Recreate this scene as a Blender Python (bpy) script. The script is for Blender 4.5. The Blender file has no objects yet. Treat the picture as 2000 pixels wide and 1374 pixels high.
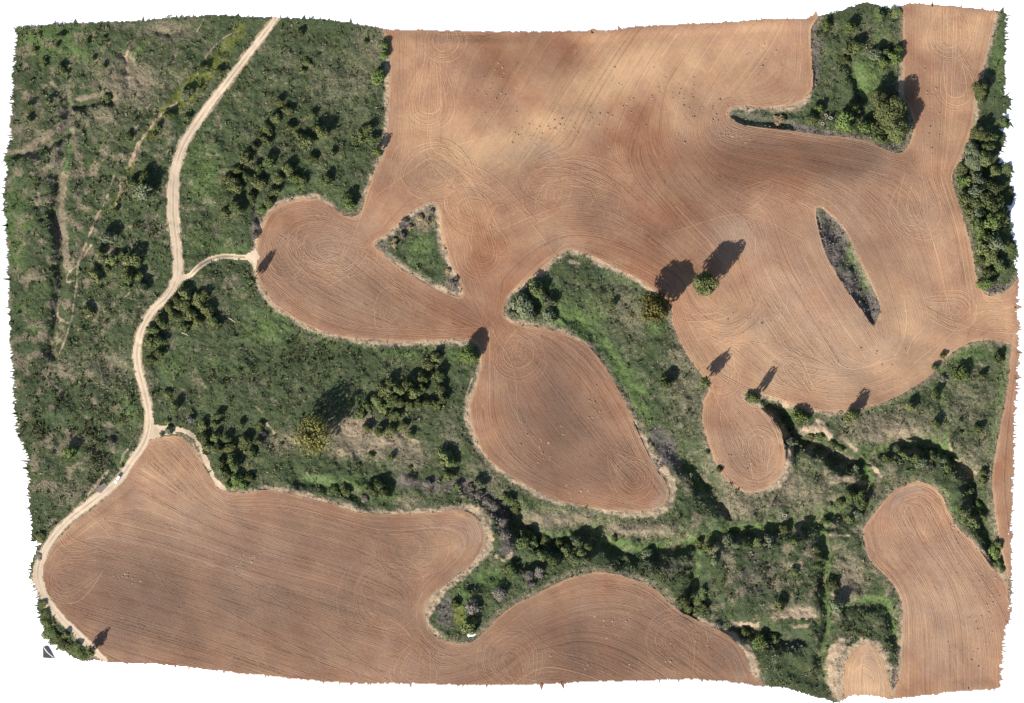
import bpy, bmesh, math, random
import numpy as np
from mathutils import Vector, Matrix

# ------------------------------------------------------------------ camera, sky, sun, exposure
S = 0.28                                   # metres per survey pixel (survey grid 2000 x 1374, x right, y down)
def WX(px): return (px - 1000.0) * S
def WY(py): return (687.0 - py) * S
scn = bpy.context.scene
COL = scn.collection
cam = bpy.data.cameras.new('camera'); camo = bpy.data.objects.new('camera', cam); COL.objects.link(camo)
CAM_H = 4000.0
cam.sensor_width = 36; cam.lens = 36 * CAM_H / (2000 * S)
cam.clip_start = 10; cam.clip_end = 9000
camo.location = (0, 0, CAM_H); camo.rotation_euler = (0, 0, 0)
scn.camera = camo

SUN_EL = math.radians(33.0)
SHADOW_AZ = math.radians(37.0)             # shadows run 37 deg right of straight up (north)
sun_dir = Vector((-math.sin(SHADOW_AZ) * math.cos(SUN_EL), -math.cos(SHADOW_AZ) * math.cos(SUN_EL), math.sin(SUN_EL)))
world = bpy.data.worlds.new('World'); scn.world = world; world.use_nodes = True
nt = world.node_tree
bg = nt.nodes.get('Background') or nt.nodes.new('ShaderNodeBackground')
sky = nt.nodes.new('ShaderNodeTexSky'); sky.sky_type = 'NISHITA'; sky.sun_disc = False
sky.sun_elevation = SUN_EL; sky.sun_rotation = math.atan2(sun_dir.x, sun_dir.y)
nt.links.new(sky.outputs[0], bg.inputs[0]); bg.inputs[1].default_value = 0.085
ld = bpy.data.lights.new('sun', 'SUN'); ld.energy = 5.0; ld.angle = math.radians(0.6); ld.color = (1.0, 0.95, 0.88)
lo = bpy.data.objects.new('sun', ld); COL.objects.link(lo)
lo.location = sun_dir * 900; lo.rotation_euler = (-sun_dir).to_track_quat('-Z', 'Y').to_euler()
vs = scn.view_settings
vs.view_transform = 'Standard'; vs.look = 'None'; vs.gamma = 1.0; vs.exposure = 0.72; vs.use_curve_mapping = False

rng = np.random.default_rng(7)
random.seed(7)

# ------------------------------------------------------------------ numpy helpers
STEP = 2.0
NX, NY = 1001, 688
gx = np.arange(NX) * STEP; gy = np.arange(NY) * STEP
GX, GY = np.meshgrid(gx, gy)               # survey coordinates of the grid vertices

def vnoise(scale, seed, octaves=3, X=None, Y=None):
    """smooth value noise in 0..1, 'scale' in survey pixels"""
    X = GX if X is None else X; Y = GY if Y is None else Y
    out = np.zeros_like(X, dtype=float); amp = 1.0; tot = 0.0
    for o in range(octaves):
        r = np.random.default_rng(seed * 101 + o)
        s = scale / (2 ** o)
        n = int(2300 / s) + 6; m = int(1700 / s) + 6
        g = r.random((m, n))
        fx = np.clip((X + 120) / s, 0, n - 2.001); fy = np.clip((Y + 120) / s, 0, m - 2.001)
        ix = fx.astype(int); iy = fy.astype(int)
        tx = fx - ix; ty = fy - iy
        tx = tx * tx * (3 - 2 * tx); ty = ty * ty * (3 - 2 * ty)
        v = (g[iy, ix] * (1 - tx) + g[iy, ix + 1] * tx) * (1 - ty) + (g[iy + 1, ix] * (1 - tx) + g[iy + 1, ix + 1] * tx) * ty
        out += v * amp; tot += amp; amp *= 0.5
    return out / tot

def smooth(pts, closed=False, step=5.0):
    p = np.array(pts, float); n = len(p); out = []
    rngi = range(n if closed else n - 1)
    for i in rngi:
        p1 = p[i]; p2 = p[(i + 1) % n]
        p0 = p[i - 1] if (closed or i > 0) else 2 * p1 - p2
        p3 = p[(i + 2) % n] if (closed or i + 2 < n) else 2 * p2 - p1
        k = max(1, int(np.hypot(*(p2 - p1)) / step))
        for j in range(k):
            t = j / k
            out.append(0.5 * ((2 * p1) + (p2 - p0) * t + (2 * p0 - 5 * p1 + 4 * p2 - p3) * t * t + (3 * p1 - p0 - 3 * p2 + p3) * t ** 3))
    if not closed: out.append(p[-1])
    return np.array(out)

def inside(poly, X, Y):
    res = np.zeros(X.shape, bool)
    x0, y0 = poly.min(0) - 1; x1, y1 = poly.max(0) + 1
    sel = (X >= x0) & (X <= x1) & (Y >= y0) & (Y <= y1)
    xs = X[sel]; ys = Y[sel]; r = np.zeros(xs.shape, bool)
    n = len(poly)
    for i in range(n):
        ax, ay = poly[i]; bx, by = poly[(i + 1) % n]
        if ay == by: continue
        c = (ay > ys) != (by > ys)
        r ^= c & (xs < (bx - ax) * (ys - ay) / (by - ay) + ax)
    res[sel] = r
    return res

def dist_line(pts, maxd, signed=False, closed=False):
    """distance (survey px) of every grid vertex to a polyline, capped at maxd"""
    D = np.full(GX.shape, float(maxd)); Sg = np.zeros(GX.shape)
    n = len(pts)
    for i in range(n if closed else n - 1):
        a = pts[i]; b = pts[(i + 1) % n]
        x0 = max(0, int((min(a[0], b[0]) - maxd) / STEP)); x1 = min(NX, int((max(a[0], b[0]) + maxd) / STEP) + 2)
        y0 = max(0, int((min(a[1], b[1]) - maxd) / STEP)); y1 = min(NY, int((max(a[1], b[1]) + maxd) / STEP) + 2)
        if x1 <= x0 or y1 <= y0: continue
        X = GX[y0:y1, x0:x1]; Y = GY[y0:y1, x0:x1]
        dx, dy = b[0] - a[0], b[1] - a[1]; L = dx * dx + dy * dy + 1e-9
        t = np.clip(((X - a[0]) * dx + (Y - a[1]) * dy) / L, 0, 1)
        d = np.hypot(X - a[0] - t * dx, Y - a[1] - t * dy)
        sub = D[y0:y1, x0:x1]; m = d < sub
        sub[m] = d[m]
        if signed:
            s = np.sign(dx * (Y - a[1]) - dy * (X - a[0]))
            ss = Sg[y0:y1, x0:x1]; ss[m] = s[m]
    return (D, Sg) if signed else D

def sstep(a, b, x):
    t = np.clip((x - a) / (b - a), 0, 1); return t * t * (3 - 2 * t)

def blob(cx, cy, rx, ry, rot=0.0):
    c, s = math.cos(math.radians(rot)), math.sin(math.radians(rot))
    u = ((GX - cx) * c + (GY - cy) * s) / rx; v = (-(GX - cx) * s + (GY - cy) * c) / ry
    return np.exp(-(u * u + v * v))

def sample(A, px, py):
    fx = np.clip(np.asarray(px, float) / STEP, 0, NX - 1.001); fy = np.clip(np.asarray(py, float) / STEP, 0, NY - 1.001)
    ix = fx.astype(int); iy = fy.astype(int); tx = fx - ix; ty = fy - iy
    return (A[iy, ix] * (1 - tx) + A[iy, ix + 1] * tx) * (1 - ty) + (A[iy + 1, ix] * (1 - tx) + A[iy + 1, ix + 1] * tx) * ty

# ------------------------------------------------------------------ traced outlines
OUTLINE = [(33,55),(60,52),(140,46),(200,44),(270,42),(300,38),(370,33),(430,30),(470,33),(540,35),(580,37),(630,38),(680,45),(740,55),(765,59),(850,60),(920,62),(1000,63),(1100,62),(1190,60),(1240,53),(1340,48),(1440,43),(1500,38),(1580,37),(1587,30),(1600,32),(1640,22),(1660,14),(1690,6),(1710,10),(1740,17),(1765,12),(1775,7),(1850,12),(1945,22),(1965,28),(1965,60),(1963,100),(1963,140),(1962,180),(1974,195),(1970,212),(1960,224),(1972,235),(1970,250),(1947,248),(1963,262),(1960,280),(1955,295),(1951,318),(1976,328),(1976,345),(1974,355),(1975,366),(1979,380),(1978,392),(1972,402),(1970,420),(1972,440),(1975,460),(1985,480),(1985,500),(1980,520),(1985,535),(1988,560),(1985,600),(1988,640),(1988,700),(1983,760),(1980,850),(1977,950),(1975,1040),(1975,1140),(1972,1200),(1968,1215),(1960,1240),(1958,1270),(1955,1300),(1952,1335),(1940,1345),(1860,1352),(1770,1363),(1730,1365),(1710,1360),(1670,1358),(1650,1365),(1632,1373),(1610,1365),(1570,1355),(1540,1345),(1510,1342),(1460,1337),(1400,1330),(1330,1327),(1250,1330),(1150,1332),(1050,1337),(900,1338),(800,1335),(700,1335),(600,1328),(500,1318),(420,1310),(370,1303),(300,1297),(210,1293),(185,1288),(170,1290),(145,1286),(132,1274),(118,1270),(112,1256),(105,1245),(100,1225),(85,1215),(75,1205),(73,1190),(75,1170),(78,1165),(65,1145),(60,1120),(62,1100),(68,1085),(75,1068),(82,1060),(65,1056),(63,1035),(60,1005),(55,970),(58,945),(52,915),(55,890),(45,870),(35,850),(33,820),(28,790),(27,740),(22,690),(20,640),(18,590),(17,540),(14,480),(12,440),(9,400),(10,360),(15,330),(8,308),(10,300),(15,290),(22,270),(20,240),(25,210),(25,170),(28,130),(32,90)]
FIELD_A = [(765,40),(1000,40),(1400,30),(1587,20),(1584,60),(1586,120),(1588,165),(1575,190),(1545,207),(1490,210),(1440,208),(1424,215),(1426,228),(1450,243),(1500,251),(1550,256),(1600,264),(1650,268),(1700,278),(1740,297),(1762,298),(1776,280),(1785,248),(1778,215),(1766,190),(1764,150),(1764,100),(1765,40),(1770,-5),(1950,-5),(1945,22),(1932,85),(1920,130),(1905,185),(1902,230),(1892,270),(1875,310),(1860,345),(1868,385),(1885,440),(1900,500),(1908,540),(1922,572),(1945,578),(1970,565),(2000,540),(2000,668),(1972,672),(1935,664),(1890,672),(1850,697),(1815,735),(1770,765),(1720,788),(1660,803),(1600,803),(1550,792),(1505,775),(1470,768),(1450,772),(1460,785),(1490,800),(1518,828),(1531,865),(1533,905),(1515,940),(1480,962),(1445,957),(1412,928),(1388,880),(1373,825),(1374,785),(1384,762),(1378,742),(1350,705),(1325,660),(1312,625),(1308,595),(1265,558),(1200,522),(1150,498),(1112,488),(1090,498),(1050,535),(1000,570),(985,597),(988,622),(1015,634),(1060,641),(1110,655),(1145,674),(1170,700),(1205,755),(1232,810),(1253,860),(1282,915),(1305,950),(1304,975),(1280,995),(1240,1000),(1190,996),(1130,988),(1075,973),(1030,950),(980,920),(945,885),(923,840),(917,795),(930,750),(940,715),(938,685),(920,668),(880,664),(800,668),(720,664),(650,654),(590,630),(540,598),(512,562),(501,530),(499,495),(510,450),(528,415),(555,397),(600,388),(637,395),(663,415),(688,424),(706,412),(716,378),(733,335),(752,292),(757,250),(760,170),(763,100)]
FIELD_B = [(292,862),(320,854),(347,852),(370,866),(393,900),(413,935),(433,957),(480,964),(520,957),(580,967),(640,982),(700,1000),(770,1004),(850,1001),(900,996),(930,1010),(946,1040),(945,1068),(920,1102),(870,1142),(840,1168),(830,1200),(843,1236),(870,1252),(910,1258),(938,1242),(975,1205),(1005,1182),(1050,1160),(1110,1130),(1170,1118),(1230,1130),(1280,1150),(1320,1188),(1370,1215),(1420,1240),(1452,1272),(1464,1310),(1455,1360),(1000,1380),(400,1370),(225,1310),(178,1262),(115,1195),(88,1152),(82,1122),(92,1085),(135,1030),(200,980),(238,940),(275,885)]
FIELD_D = [(1770,946),(1800,941),(1833,958),(1853,1000),(1870,1030),(1900,1060),(1940,1110),(1966,1140),(1970,1170),(1990,1200),(1990,1390),(1760,1390),(1760,1300),(1764,1200),(1756,1162),(1735,1130),(1700,1095),(1690,1060),(1686,1035),(1710,1000),(1740,965)]
FIELD_E = [(1978,672),(1968,760),(1947,870),(1938,940),(1946,1020),(1962,1100),(1970,1128),(1990,1130),(2000,672)]
FIELD_F = [(1650,1300),(1664,1272),(1690,1258),(1715,1272),(1730,1305),(1736,1380),(1658,1380),(1648,1330)]
ISLE_TRI = [(845,396),(857,415),(862,460),(880,515),(897,550),(904,575),(892,579),(860,568),(815,545),(770,515),(740,488),(732,474),(758,455),(790,425),(822,404)]
ISLE_LENS = [(1594,408),(1612,412),(1648,448),(1675,500),(1700,552),(1718,590),(1719,612),(1706,636),(1688,612),(1650,560),(1615,500),(1600,450)]
TRACK = [(545,22,10),(537,38,10),(490,100,11),(440,165,12),(395,225,13),(360,280,14),(343,330,16),(338,380,20),(339,430,19),(345,480,15),(347,530,15),(341,555,16),(325,582,14),(300,605,13),(280,638,13),(268,680,13),(269,715,13),(281,762,13),(290,805,13),(290,835,15),(280,868,13),(255,905,13),(225,945,14),(180,980,14),(130,1020,13),(95,1062,13),(77,1100,16),(74,1130,18),(88,1170,15),(120,1208,14),(160,1247,13),(205,1292,12)]
SIDE = [(345,545),(368,540),(388,522),(412,507),(440,501),(470,503),(490,503),(502,503)]
SPUR = [(290,838),(320,836),(352,840),(374,850),(390,872),(402,900),(418,935),(440,957)]

warpx = (vnoise(9, 31, 3) - 0.5) * 7; warpy = (vnoise(9, 32, 3) - 0.5) * 7
cxs = (GX[:-1, :-1] + STEP / 2); cys = (GY[:-1, :-1] + STEP / 2)      # cell centres
wcx = cxs + warpx[:-1, :-1]; wcy = cys + warpy[:-1, :-1]
jag = (vnoise(6, 41, 2)[:-1, :-1] - 0.5) * 13
edge_x = cxs + jag * np.where(cxs > 1000, 1.0, 0.9); edge_y = cys + (vnoise(6, 42, 2)[:-1, :-1] - 0.5) * 4
outp = smooth(OUTLINE, True, 6)
land = inside(outp, edge_x, edge_y)
for hx, hy, rx, ry in [(601,846,5,4),(596,830,2.5,2.5),(921,1241,8,3)]:
    land &= ~((((wcx - hx) / rx) ** 2 + ((wcy - hy) / ry) ** 2) < 1.0)
Z_NONE, Z_SCRUB, Z_A, Z_B, Z_D, Z_E, Z_F, Z_TRACK, Z_SPUR = 0, 1, 2, 3, 4, 5, 6, 7, 8
zone = np.where(land, Z_SCRUB, Z_NONE)
sA, sB, sD, sE, sF = [smooth(f, True, 6) for f in (FIELD_A, FIELD_B, FIELD_D, FIELD_E, FIELD_F)]
sTri, sLens = smooth(ISLE_TRI, True, 6), smooth(ISLE_LENS, True, 6)
fx_, fy_ = cxs + warpx[:-1, :-1] * 0.45, cys + warpy[:-1, :-1] * 0.45
inA = inside(sA, fx_, fy_) & ~inside(sTri, fx_, fy_) & ~inside(sLens, fx_, fy_)
fields = {Z_A: inA, Z_B: inside(sB, fx_, fy_), Z_D: inside(sD, fx_, fy_), Z_E: inside(sE, fx_, fy_), Z_F: inside(sF, fx_, fy_)}
for z, m in fields.items(): zone[m & land] = z

tr = smooth([p[:2] for p in TRACK], False, 6)
dtr = dist_line(tr, 40)
# local half width of the track: interpolated from the nearest traced point
wtr = np.full(GX.shape, 13.0); best = np.full(GX.shape, 1e9)
for x, y, w in TRACK:
    d = (GX - x) ** 2 + (GY - y) ** 2
    m = d < best; best[m] = d[m]; wtr[m] = w
k = np.ones(9) / 9
for _ in range(2):
    wtr = np.apply_along_axis(lambda r: np.convolve(np.pad(r, 4, mode='edge'), k, 'valid'), 0, wtr)
    wtr = np.apply_along_axis(lambda r: np.convolve(np.pad(r, 4, mode='edge'), k, 'valid'), 1, wtr)
ctr = lambda A: 0.25 * (A[:-1, :-1] + A[1:, :-1] + A[:-1, 1:] + A[1:, 1:])
edge_n = (vnoise(10, 51, 3) - 0.5) * 5
trk = ctr(dtr + edge_n - wtr * 0.56) < 0
side = smooth(SIDE, False, 5); dside = dist_line(side, 30)
trk |= ctr(dside + edge_n * 0.5) < 5.2
bell = np.array([(480,498),(497,486),(503,496),(503,510),(499,528),(492,518),(482,506)], float)
trk |= inside(bell, wcx, wcy)
trk |= inside(np.array([(335,560),(347,525),(353,538),(372,534),(362,545),(350,555)], float), cxs, cys)
spur = smooth(SPUR, False, 5); dspur = dist_line(spur, 30)
trk |= (ctr(dspur + edge_n * 1.4) < 4.2)
trk |= inside(np.array([(285,830),(300,828),(330,836),(345,846),(322,851),(296,858),(282,865)], float), wcx, wcy)
zone[trk & land] = Z_TRACK

# ------------------------------------------------------------------ relief
dout = dist_line(outp, 110, closed=True)
H = (vnoise(260, 3, 2) - 0.5) * 5.0
fieldv = np.zeros(GX.shape, bool)
for z, m in fields.items():
    fieldv[:-1, :-1] |= m; fieldv[1:, 1:] |= m
GULLIES = [  # (points, depth m, half width px)
    ([(236,104),(246,112),(252,122),(249,140)], 2.2, 8), ([(148,207),(170,203),(200,196),(216,197)], 3.8, 10),
    ([(-5,306),(30,304),(60,298),(100,280),(130,259)], 5.2, 10), ([(135,205),(130,235),(130,262),(122,310),(118,350)], 2.2, 12),
    ([(118,345),(110,400),(112,440),(118,480),(119,540),(113,590),(106,640),(101,690)], 4.6, 13),
    ([(72,384),(95,376),(116,372)], 1.6, 5), ([(72,404),(95,398),(114,394)], 1.6, 5), ([(80,428),(97,422),(114,418)], 1.6, 5), ([(86,441),(112,436)], 1.4, 4),
    ([(310,62),(335,66),(362,54)], 2.0, 7), ([(150,32),(170,60),(205,72),(215,95),(235,106)], .5, 3),
    ([(1518,800),(1536,830),(1552,858),(1590,866),(1630,890),(1655,903),(1682,906)], 6.5, 16),
    ([(1695,905),(1715,886),(1750,872),(1790,870),(1825,880)], 6.0, 17), ([(1836,872),(1852,895),(1880,912),(1902,930),(1904,960),(1915,1000),(1932,1045),(1946,1090)], 5.0, 13),
    ([(985,1000),(1030,1040),(1072,1062),(1100,1056),(1160,1040),(1215,1078),(1262,1078),(1350,1060),(1430,1044),(1500,1033),(1560,1020),(1618,1012),(1660,980),(1694,950),(1690,905)], 5.5, 18),
    ([(1364,1060),(1360,1110),(1357,1170),(1345,1200)], 3.0, 12), ([(1604,1035),(1612,1090),(1612,1150),(1615,1230),(1604,1290),(1620,1350)], 2.8, 11),
    ([(1655,1186),(1710,1178),(1735,1195),(1750,1255)], 2.6, 11), ([(1435,1230),(1490,1240),(1560,1256)], 4.0, 14), ([(1540,1310),(1590,1330)], 2.5, 18),
    ([(930,1140),(975,1120),(1005,1102),(1060,1100)], 2.6, 14), ([(585,940),(640,950),(680,962),(715,978)], 3.0, 13),
    ([(1650,115),(1666,135),(1674,165),(1680,195)], 3.0, 10), ([(1440,230),(1470,236),(1500,240),(1545,246)], 2.2, 11),
    ([(1618,430),(1648,488),(1680,554),(1703,604)], 3.3, 19), ([(910,950),(955,975),(985,1010)], 2.0, 13),
    ([(1410,985),(1430,1015)], 2.0, 6), ([(1590,40),(1600,110),(1602,160)], 1.6, 14)]
n14_ = vnoise(18, 62, 3)
gul = np.zeros(GX.shape)
jw = 0.75 + 0.6 * vnoise(22, 61, 3)
for pts, dep, w in GULLIES:
    d = dist_line(smooth(pts, False, 6), w * 2.6)
    d = np.maximum(0, d + (n14_ - .5) * w * 1.1) / (w * jw)
    if pts[0][0] > 950 and pts[0][1] > 780: dep *= 1.35; d = d / 1.15
    gul = np.minimum(gul, -dep * np.exp(-(d ** 2.0) * 1.1) * np.where(d < 2.4, 1, 0))
SCARPS = [([(1290,888),(1312,918),(1335,948),(1362,980),(1396,1014)], 8.0, 36, 95), ([(1112,640),(1160,690),(1205,760),(1235,820)], 1.0, 14, 50),
          ([(1530,830),(1545,900),(1520,960)], 2.0, 10, 60)]
gul[fieldv] *= .2
scarp = np.zeros(GX.shape)
for pts, dh, w, reach in SCARPS:
    d, sg = dist_line(smooth(pts, False, 6), reach, signed=True)
    sd = d * -sg                                   # positive on the right-hand (north-east) side going down
    fade = blob(1342, 955, 75, 75) * 1.25 if dh > 5 else 1.0
    scarp -= np.minimum(dh, dh * fade) * sstep(0, w, sd) * (1 - sstep(w, reach, np.abs(sd)))
H += gul + scarp
trkv = np.zeros(GX.shape, bool); trkv[:-1, :-1] |= trk; trkv[1:, 1:] |= trk
rough = np.where(fieldv, 0.0, np.where(trkv, 0.08, 1.0))
H += (vnoise(11, 71, 3) - 0.5) * 1.3 * rough + (vnoise(4, 72, 2) - 0.5) * 0.5 * rough
H += (vnoise(70, 73, 2) - 0.5) * 1.6
dfld = np.full(GX.shape, 30.0)
for poly in (sA, sB, sD, sE, sF, sTri, sLens): dfld = np.minimum(dfld, dist_line(poly, 30, closed=True))
H += (vnoise(42, 76, 3) - 0.5) * 4.6 * np.where(fieldv, 0, 1) * sstep(1, 28, dfld) * sstep(14, 38, dist_line(tr, 40))
taper = sstep(1, 100, dout) * .5 + sstep(2, 26, dout) * .5
H *= taper
H[~inside(outp, GX, GY)] = 0.0
field_h = (vnoise(5, 74, 2) - 0.5) * 0.12
H += field_h * np.where(fieldv, 1.0, 0.0)

# ------------------------------------------------------------------ ground cover masks (what grows or lies where)
n8 = vnoise(8, 81, 3); n20 = vnoise(20, 82, 3); n60 = vnoise(60, 83, 3); n5 = vnoise(5, 84, 2); n14 = vnoise(16, 85, 3)
def zeros(): return np.zeros(GX.shape)
dry, lush, bare, grey, yellow, dark = (zeros() for _ in range(6))
def add_blobs(A, L):
    for b in L:
        v = b[-1]; g = blob(*b[:-1]) * v
        np.maximum(A, g, out=A)
def add_lines(A, L):
    for pts, w, v in L:
        d = dist_line(smooth(pts, False, 6), w * 3 + 8)
        np.maximum(A, v * (0.5 + 0.8 * n14) * (1 - sstep(w * 0.35, w * 1.7, d + (n8 - 0.5) * (w * 1.6 + 1.5))), out=A)
dfield = np.full(GX.shape, 60.0)
for poly in (sA, sB, sD, sE, sF, sTri, sLens): dfield = np.minimum(dfield, dist_line(poly, 30, closed=True))
fr = 1 - sstep(3.0, 12.0, dfield + (n20 - 0.5) * 14 + (n8 - .5) * 5)
add_blobs(dry, [(1880,800,80,90,.42),(1570,950,90,70,.5),(1780,830,110,50,.5),(1230,620,60,60,.4),(1340,760,50,120,.42),(960,930,60,60,.4),(1760,960,60,40,.4),(1100,1010,120,30,.55),(1920,880,40,60,.45),(1700,60,60,60,.25),(560,130,60,60,.3),(700,150,60,80,.35),(250,160,70,60,.7),(210,230,60,40,.45),(330,60,60,30,.6),(170,130,60,40,.25),(60,250,50,60,.35),(690,850,60,40,.95),(740,860,70,40,.8),(800,890,50,40,.6),(560,860,60,30,.55),(120,720,60,40,.45),(210,720,60,50,.5),(1390,800,22,70,.6),(1400,900,20,50,.45),
    (1740,845,80,26,.85),(1690,830,60,30,.6),(1080,1015,60,18,.75),(1250,1035,100,18,.8),(1450,990,60,30,.6),(1560,960,60,50,.55),(1660,1130,36,60,.7),(1530,1110,50,20,.5),(1640,1320,34,50,.7),(1250,850,14,40,.9),(1540,1190,60,20,.6),(1900,900,40,40,.6),(1890,800,40,60,.25),(1330,700,24,50,.6),(1210,590,50,50,.45),(640,170,50,60,.35),(720,90,40,60,.45),(740,330,18,40,.7),(900,1000,60,16,.8),(150,880,80,80,.25),(140,960,50,40,.45),(800,980,30,20,.6),(880,850,30,60,.35),(960,950,40,50,.3),(1700,960,40,20,.5),(1590,1060,40,60,.2),(830,430,24,24,.9),(880,550,14,30,.9),(400,640,60,30,.25),(110,340,20,40,.3),(480,600,30,40,.2),(250,480,30,40,.2),(1740,60,30,30,.3),(1340,640,16,40,.7),(1690,290,60,12,.5),(1680,60,20,40,.2),(1800,1060,5,5,.1)])
add_lines(dry, [([(125,345),(118,430),(128,490),(135,525)], 8, 1.0), ([(140,205),(142,250),(146,290)], 5, .8), ([(150,195),(180,188),(200,183)], 4, .9), ([(10,298),(50,292),(80,272),(120,245)], 5, .95),
    ([(1228,790),(1245,830),(1258,850)], 6, 1.0), ([(760,460),(800,425),(835,405),(858,420),(862,470),(880,520)], 7, .9), ([(735,480),(775,512),(830,545),(885,570)], 5, .7)])
add_blobs(lush, [(400,330,50,80,.7),(390,470,40,40,.6),(450,490,50,24,.6),(120,80,90,50,.6),(30,440,40,110,.75),(60,600,50,80,.45),(520,640,70,50,.6),(430,720,80,40,.4),(250,800,30,40,.6),(340,720,40,40,.5),(230,430,60,60,.3),(300,500,50,50,.35),(1150,620,60,60,.5),(620,330,60,60,.3),(1850,760,60,50,.3),(1560,900,50,30,.35),(1620,1000,40,20,.5),(1820,960,60,30,.5),(1100,1045,60,10,.6),(780,690,60,20,.5),(240,900,20,20,.6),(80,75,60,40,.8),(150,90,60,50,.6),(200,140,50,40,.35),(40,420,30,70,.6),(70,560,40,60,.35),(420,330,60,60,.45),(430,480,60,30,.45),(140,884,20,16,.8),(520,640,60,40,.65),(560,600,40,40,.4),(680,945,60,22,.8),(750,965,40,20,.7),(1700,150,40,50,.8),(1660,60,40,40,.3),(1890,690,50,26,.85),(900,1180,50,50,.6),(960,1130,50,30,.7),(820,490,34,40,.7),(1050,560,50,50,.55),(900,695,40,20,.6),(1950,120,20,90,.55),(1940,440,40,50,.6),(1280,640,22,14,1.0),(1160,600,40,40,.35),(1730,60,40,40,.4),(1240,110,5,5,.1),(640,610,40,40,.3),(360,470,30,60,.4),(590,370,50,24,.5),(660,380,30,20,.5),(340,760,16,30,.4),(1310,990,30,30,.35),(1500,1300,40,30,.25)])
add_lines(lush, [([(1080,600),(1130,640),(1180,690),(1225,760),(1260,830)], 26, .85), ([(1840,700),(1838,760),(1848,830),(1845,870)], 8, .95), ([(1900,670),(1860,695),(1840,730)], 10, .9), ([(1966,680),(1960,760),(1945,830),(1932,890)], 8, .85), ([(1690,890),(1740,868),(1800,862),(1845,875)], 8, .95), ([(1690,900),(1698,945),(1660,975),(1625,1005),(1610,1040),(1612,1080)], 9, .9),
    ([(1790,938),(1830,950),(1855,985),(1875,1020)], 9, .9), ([(1840,870),(1870,900),(1900,930)], 6, .8), ([(1160,1035),(1190,1050),(1230,1068),(1290,1066),(1360,1052),(1440,1036),(1520,1026),(1600,1018)], 9, .9), ([(1020,985),(1080,996),(1150,1000),(1170,1030)], 8, .6), ([(1365,1060),(1362,1110),(1358,1160)], 6, .8), ([(1606,1040),(1614,1100),(1614,1160),(1618,1230),(1602,1280),(1618,1345)], 7, .9), ([(1655,1180),(1705,1170),(1732,1182),(1750,1240),(1756,1265)], 8, 1.0),
    ([(520,575),(545,612),(600,640),(660,665),(760,676),(880,678)], 9, .6), ([(1625,425),(1655,490),(1685,545),(1705,575)], 9, .9), ([(600,935),(650,938),(700,950),(760,960)], 9, .75), ([(1150,500),(1200,535),(1250,565)], 7, .4), ([(10,308),(60,305),(100,286),(130,262),(136,300),(124,340)], 3.5, .9), ([(250,140),(262,110),(290,80),(300,70)], 6, .8), ([(1540,800),(1600,808),(1680,806),(1750,785),(1790,765)], 6, .6),([(1330,890),(1365,940),(1398,1015)], 6, .7), ([(1710,20),(1712,60),(1715,90)], 4, .8)])
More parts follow.
